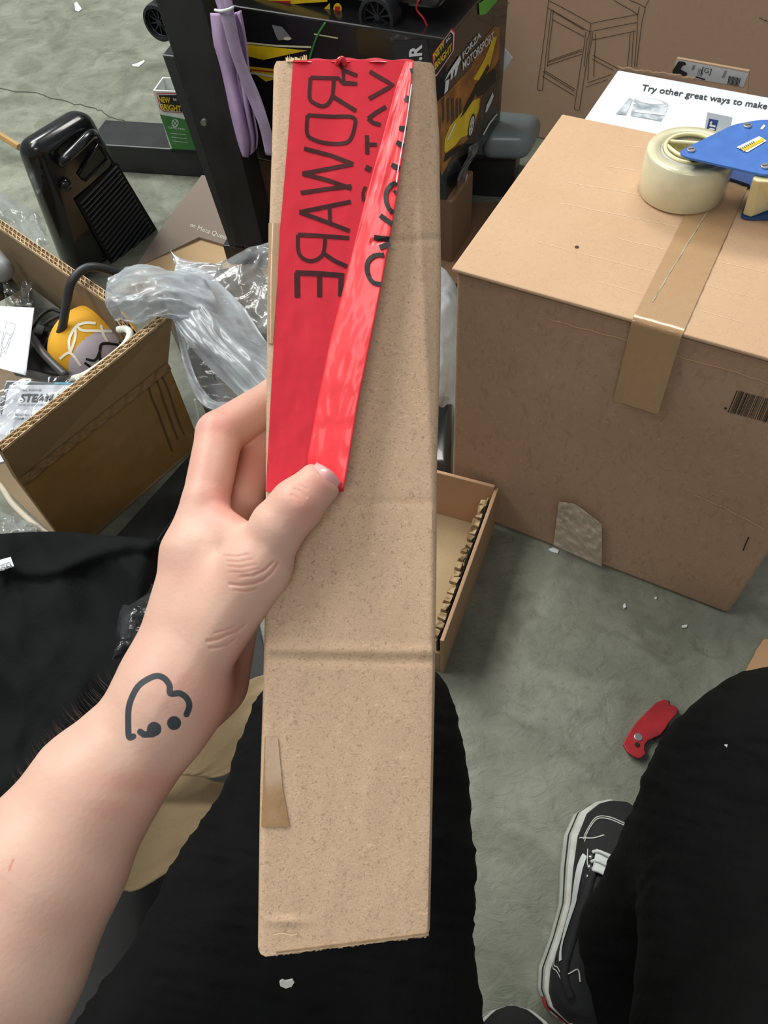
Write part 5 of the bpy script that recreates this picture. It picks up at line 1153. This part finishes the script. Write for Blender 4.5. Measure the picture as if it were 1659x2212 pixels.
def flush(V):
    u, v = px(V); m = np.zeros(len(V))
    for (a, b, ru, rv, s) in ((470, 915, 70, 50, .5), (480, 1080, 40, 60, .55), (510, 1118, 22, 16, .5), (545, 1000, 50, 70, .75), (660, 1090, 45, 40, .45), (700, 1045, 40, 35, .4), (430, 1010, 35, 60, .3), (300, 1690, 120, 26, .38), (245, 1745, 60, 24, .3),
                              (470, 1500, 50, 80, .35), (530, 1440, 40, 80, .5), (430, 1480, 60, 30, .2), (470, 1240, 90, 40, .15), (520, 1160, 40, 30, .15)):
        m = np.maximum(m, s*np.exp(-((u-a)/ru)**2-((v-b)/rv)**2))
    for L, dp, wd in CRE: m = np.maximum(m, .35*np.exp(-(polydist(u, v, L)/3.5)**2))
    m = np.maximum(m, .9*np.exp(-(polydist(u, v, [(20, 1880), (24, 1868), (29, 1857)])/2.5)**2))
    return m
SK = skin_mat()
hand = body('body', handf, (-.235, -.075, .285), (-.005, .285, .475), .0022, SK, person, 2, {'tattoo': tattoo, 'flush': flush})
# fine hair along the far side of the forearm
hm = MB(); random.seed(21)
for k in range(90):
    s_ = random.random(); u_, v0_ = 30+210*s_+random.uniform(-6, 10), 1695-235*s_+random.uniform(-6, 10); dd_ = .362+random.uniform(-.004, .006); a_ = random.uniform(-.5, .5)
    L_h = random.uniform(12, 26); q_ = [(u_+18-random.uniform(0, 10), v0_+14), (u_-L_h*.35, v0_-L_h*.3), (u_-L_h*.7+6*a_, v0_-L_h*1.0)]
    hm.tube([W(a, b, dd_) for a, b in q_], [.00007, .00006, .00002], 3, cap=False)
hr = hm.build('arm_hair', mat('hair_brown', '#4a3a30', .6), hand); tag(hr, kind='stuff')
# thumb nail
def nail(i, j):
    a, b, c_, d_ = v_(684, 1000), v_(738, 1044), v_(716, 1068), v_(664, 1024)
    q = (a*(1-i)+b*i)*(1-j)+(d_*(1-i)+c_*i)*j; q = q+v_(4, -5)*math.sin(math.pi*i)*(1-j)
    dd = .3475-rp(46, .3475)+.0008+.0060*(abs(i-.42)/.58)**2+.0035*(1-j)**2
    return W(q[0], q[1], dd)
ng = grid('thumbnail', nail, 16, 8, mat('nail', '#e0a6a4', .3, col2='#dba09c', coat=.3), hand, solid=.0006)

# trousers
clothm = mat('trouser_cloth', '#070808', .9, col2='#0c0d0d', nscale=30, bump=.5, bscale=170, spec=.16, stretch=(1, 1, 1))
def LZ(u, v, d, r): return (u, v, d, r)
LT = [[(752, 1668, .575, 208), (600, 1985, .545, 244), (440, 2350, .500, 296), (300, 2680, .45, 330)],
      [(778, 1575, .575, 196), (790, 1880, .545, 222), (770, 2230, .500, 262), (740, 2600, .45, 300)]]
RT = [[(1706, 1712, .585, 236), (1712, 1980, .55, 300), (1760, 2400, .47, 400)], [(1760, 1700, .60, 240), (1900, 2100, .54, 330), (2000, 2500, .47, 400)]]
KL = c3(720, 1640, .60); 
def w2c(p): return (np.asarray(p, float)-CAMP) @ M
def trf(p):
    f = None
    for C_ in LT: g_ = chain(p, C_, .02); f = g_ if f is None else smin(f, g_, .05)
    lk = c2w(c3(730, 1640, .60)); ft = np.array([lk[0]+.03, lk[1]-.16, .10]); f = smin(f, cone(p, c3(730, 1640, .60), w2c(ft), .068, .05), .03)
    r = None
    for C_ in RT: g_ = chain(p, C_, .02); r = g_ if r is None else smin(r, g_, .05)
    rs = cone(p, c3(1560, 1760, .61), c3(1372, 2030, .735), rp(170, .61), rp(112, .735)); r = smin(r, rs, .03)
    rs = cone(p, c3(1372, 2030, .735), c3(1385, 2140, .755), rp(108, .735), rp(122, .755)); r = smin(r, rs, .02)
    f = np.minimum(f, r)
    u, v = px(p)
    wv = .0022*np.asarray(ridge(u/130+v/500, v/34-u/160, 2))+.0012*np.asarray(fbm(u/60, v/20, 2))
    pk = .0020*np.asarray(ridge((u*.8+v*.6)/26, (v-u*.4)/150, 2))*np.exp(-(polydist(u, v, [(1452, 1605), (1430, 1760), (1395, 1960)])/60)**2)
    return f-wv-pk+.0030
tro = body('trousers', trf, w2c((0, 0, H))+np.array([-.24, .04, .28]), (.40, .50, .86), .006, clothm, person, 1)
tag(tro, 'black ribbed trousers')
seamm = mat('seam_black', '#1d1d1f', .9)

# sneakers
canvas = mat('canvas_black', '#111213', .85, col2='#1a1b1c', bump=.2, bscale=500); rub = mat('rubber_white', '#c9ccc2', .45, col2='#b5b7ac', nscale=60); stitch = mat('stitch', '#b9bab2', .7); LEA = mat('leather_white', '#c2c8c4', .5)
def sneaker(heel, toe, lab):
    heel, toe = heel*v_(1, 1, 0), toe*v_(1, 1, 0); ax = nrm(toe-heel); L = np.linalg.norm(toe-heel); side = np.array([-ax[1], ax[0], 0])   # left of the foot
    root = thing('sneaker', (heel+toe)/2, None, None); root.parent = person; root.location = Vector((heel+toe)/2)-Vector(person.location); root['label'] = lab
    wt = lambda s: np.interp(s, [0, .03, .08, .16, .3, .45, .6, .75, .87, .94, .98, 1], [0, .022, .031, .035, .033, .033, .040, .045, .042, .031, .018, 0])
    def o(s, t_, z, k=1): return heel+ax*(L*s)+side*(wt(s)*t_*k)+v_(0, 0, z)
    N = 90; ss = [.5-.5*math.cos(math.pi*k/N) for k in range(N+1)]; out = [(s, 1) for s in ss]+[(s, -1) for s in ss[::-1][1:-1]]; n = len(out)
    kz = lambda z: 1.22-.15*z/.028
    def band(name, z0, z1, m, g_=0.0, cap=True):
        V = [o(s, q, z0, kz(z0)+g_) for s, q in out]+[o(s, q, z1, kz(z1)+g_) for s, q in out]
        F = [(i, (i+1) % n, n+(i+1) % n, n+i) for i in range(n)]+([tuple(range(n))[::-1], tuple(range(n, 2*n))] if cap else [])
        return mesh(name, V, F, m, root)
    band('sole', .001, .028, rub); band('foxing_stripe', .017, .0205, canvas, .012); band('sole_edge', .001, .005, mat('gum', '#8d8f84', .6), .01)
    hgt = lambda s: float(np.interp(s, [0, .04, .12, .3, .42, .55, .68, .8, .92, 1], [.040, .062, .068, .066, .070, .066, .058, .050, .042, .030]))
    def up(s, a, k=1.0):      # a: 0 left sole line .. 1 right
        an = math.pi*a; z0 = .026; hz = hgt(s)-z0; x = math.cos(an); z = math.sin(an)
        return heel+ax*(L*s)+side*(wt(s)*.93*k*(abs(x)**.75)*(1 if x > 0 else -1))+v_(0, 0, z0+hz*(z**.8)*k)
    grid('upper', lambda i, j: up(.004+.992*i, j), 70, 36, canvas, root)
    def ribbon(name, pts, wd, m, off=1.02, nn=10, sm=8):
        pts = catmull([v_(*q) for q in pts], sm); V = []
        for k, p in enumerate(pts):
            tdir = pts[min(k+1, len(pts)-1)]-pts[max(k-1, 0)]; tdir = tdir*v_(L, .1); tdir = nrm(tdir); nn_ = v_(-tdir[1], tdir[0]); w_ = wd(k/(len(pts)-1)) if callable(wd) else wd
            a = p+nn_*w_/v_(L, .1)/2; b = p-nn_*w_/v_(L, .1)/2; V += [up(float(np.clip(a[0], 0.003, .997)), float(np.clip(a[1], 0, 1)), off), up(float(np.clip(b[0], .003, .997)), float(np.clip(b[1], 0, 1)), off)]
        return mesh(name, V, [(2*k, 2*k+1, 2*k+3, 2*k+2) for k in range(len(pts)-1)], m, root)
    # pale side wave on the left side
    ribbon('side_stripe', [(.66, .24), (.60, .19), (.52, .15), (.42, .12), (.32, .11), (.25, .14), (.20, .20)], lambda q: .004+.007*math.sin(math.pi*min(1, q*1.3+.05))**.7, LEA, 1.03)
    for pts in ([(.99, .40), (.93, .30), (.90, .5)], ): pass
    for nm, pts in (('toe_stitching', [(.735, .12), (.745, .30), (.78, .40)]), ('cap_stitching', [(.73, .20), (.79, .22), (.85, .27), (.875, .38), (.875, .5), (.86, .62)]), ('cap_stitching', [(.72, .22), (.79, .24), (.845, .29), (.865, .39), (.865, .5)]),
                    ('heel_stitching', [(.22, .05), (.17, .10), (.155, .2), (.12, .30), (.08, .42)]), ('heel_stitching', [(.235, .05), (.18, .11), (.17, .2), (.13, .32), (.09, .44)]), ('collar_stitching', [(.69, .27), (.62, .29), (.60, .33), (.64, .38)]), ('collar_stitching', [(.20, .3), (.16, .34), (.19, .42), (.15, .46)])):
        ribbon(nm, pts, .0011, stitch, 1.035)
    tube('collar', [up(s, a, 1.02) for s, a in ((.60, .36), (.45, .30), (.30, .28), (.16, .30), (.08, .42))], .0045, canvas, root)
    grid('tongue', lambda i, j: up(.60+.10*i, .36+.22*j, 1.05+.05*(1-i)), 8, 12, LEA, root, solid=.001)
    for k in range(3):
        s = .68-.045*k; tube('lace', [up(s, .33, 1.04), up(s+.01, .40, 1.12), up(s, .5, 1.14), up(s-.01, .64, 1.05)], .0019, LEA, root)
    for k in range(3):
        c_ = up(.655-.045*k, .315, 1.04); tube('eyelet', [c_, c_+v_(0, 0, .001)], .0025, scr, root, smoothpts=0)
    # red heel patch
    V = []; m1 = []
    hl = [(s, q) for s, q in [(ss[k], 1) for k in range(14, 0, -1)]+[(0, 1)]+[(ss[k], -1) for k in range(1, 8)]]
    for z in (.006, .021): V += [o(s, q, z, kz(z)+.02)-ax*.0012*(1 if s < .05 else .2) for s, q in hl]
    n2 = len(hl); hp_ = mesh('heel_patch', V, [(i, i+1, n2+i+1, n2+i) for i in range(n2-1)], REDP, root)
    V = []
    for i0 in (5, 9, 13):
        b_ = len(V); 
        for z in (.009, .018): V += [o(*hl[i0+d_], z, kz(z)+.03)-ax*.0016 for d_ in (0, 2)]
    mesh('heel_mark', V, [(4*k, 4*k+1, 4*k+3, 4*k+2) for k in range(3)], WINK, hp_)
    return root
sneaker(P(1226, 2216, .0), P(1345, 1746, .0), 'black sneaker with white sole edge, pale side stripe and red heel patch')
hl_ = P(1100, 2172, 0); sneaker(hl_-v_(.02, .24, 0), hl_, 'black sneaker mostly hidden under the left leg')

# lint on the trousers
def surfhit(u, v):
    d0_, d1_ = .25, .85; ds = np.linspace(d0_, d1_, 600); f = trf(np.stack([(u-CX)*ds/FPX, (v-CY)*ds/FPX, ds], 1)); k = np.argmax(f < 0); return ds[k]-.0008
for poly, lab in (([(604, 2118), (610, 2114), (617, 2117), (632, 2113), (636, 2118), (630, 2127), (618, 2131), (606, 2126)], 'white crumb of foam on the left thigh below the carton'),
                  ([(1564, 1609), (1572, 1605), (1584, 1604), (1587, 1609), (1576, 1614), (1567, 1614)], 'cream crumb on the right knee'),
                  ([(1478, 2100), (1483, 2102), (1488, 2110), (1484, 2110)], 'small white fleck low on the right thigh')):
    dd = surfhit(*poly[0]); o_ = prism('lint', [W(u, v, dd) for u, v in poly], (W(700, 1100, .5)-W(700, 1100, .502)), mat('lint_white', '#d9d8cf', .9), None); tag(o_, lab, 'lint')
for o_ in bpy.data.objects:
    k_ = o_.name.split('.')[0]
    if k_ == 'floor_scrap': o_['group'] = 'scraps on the concrete floor'
    elif k_ == 'lint': o_['group'] = 'lint on the black trousers'
    elif k_ == 'kraft_flap': o_['group'] = 'kraft flaps beside the left thigh'
# final tidy: wheel sub-things and shoes carry no category
for o_ in list(bpy.data.objects):
    if o_.parent and 'category' in o_: del o_['category']
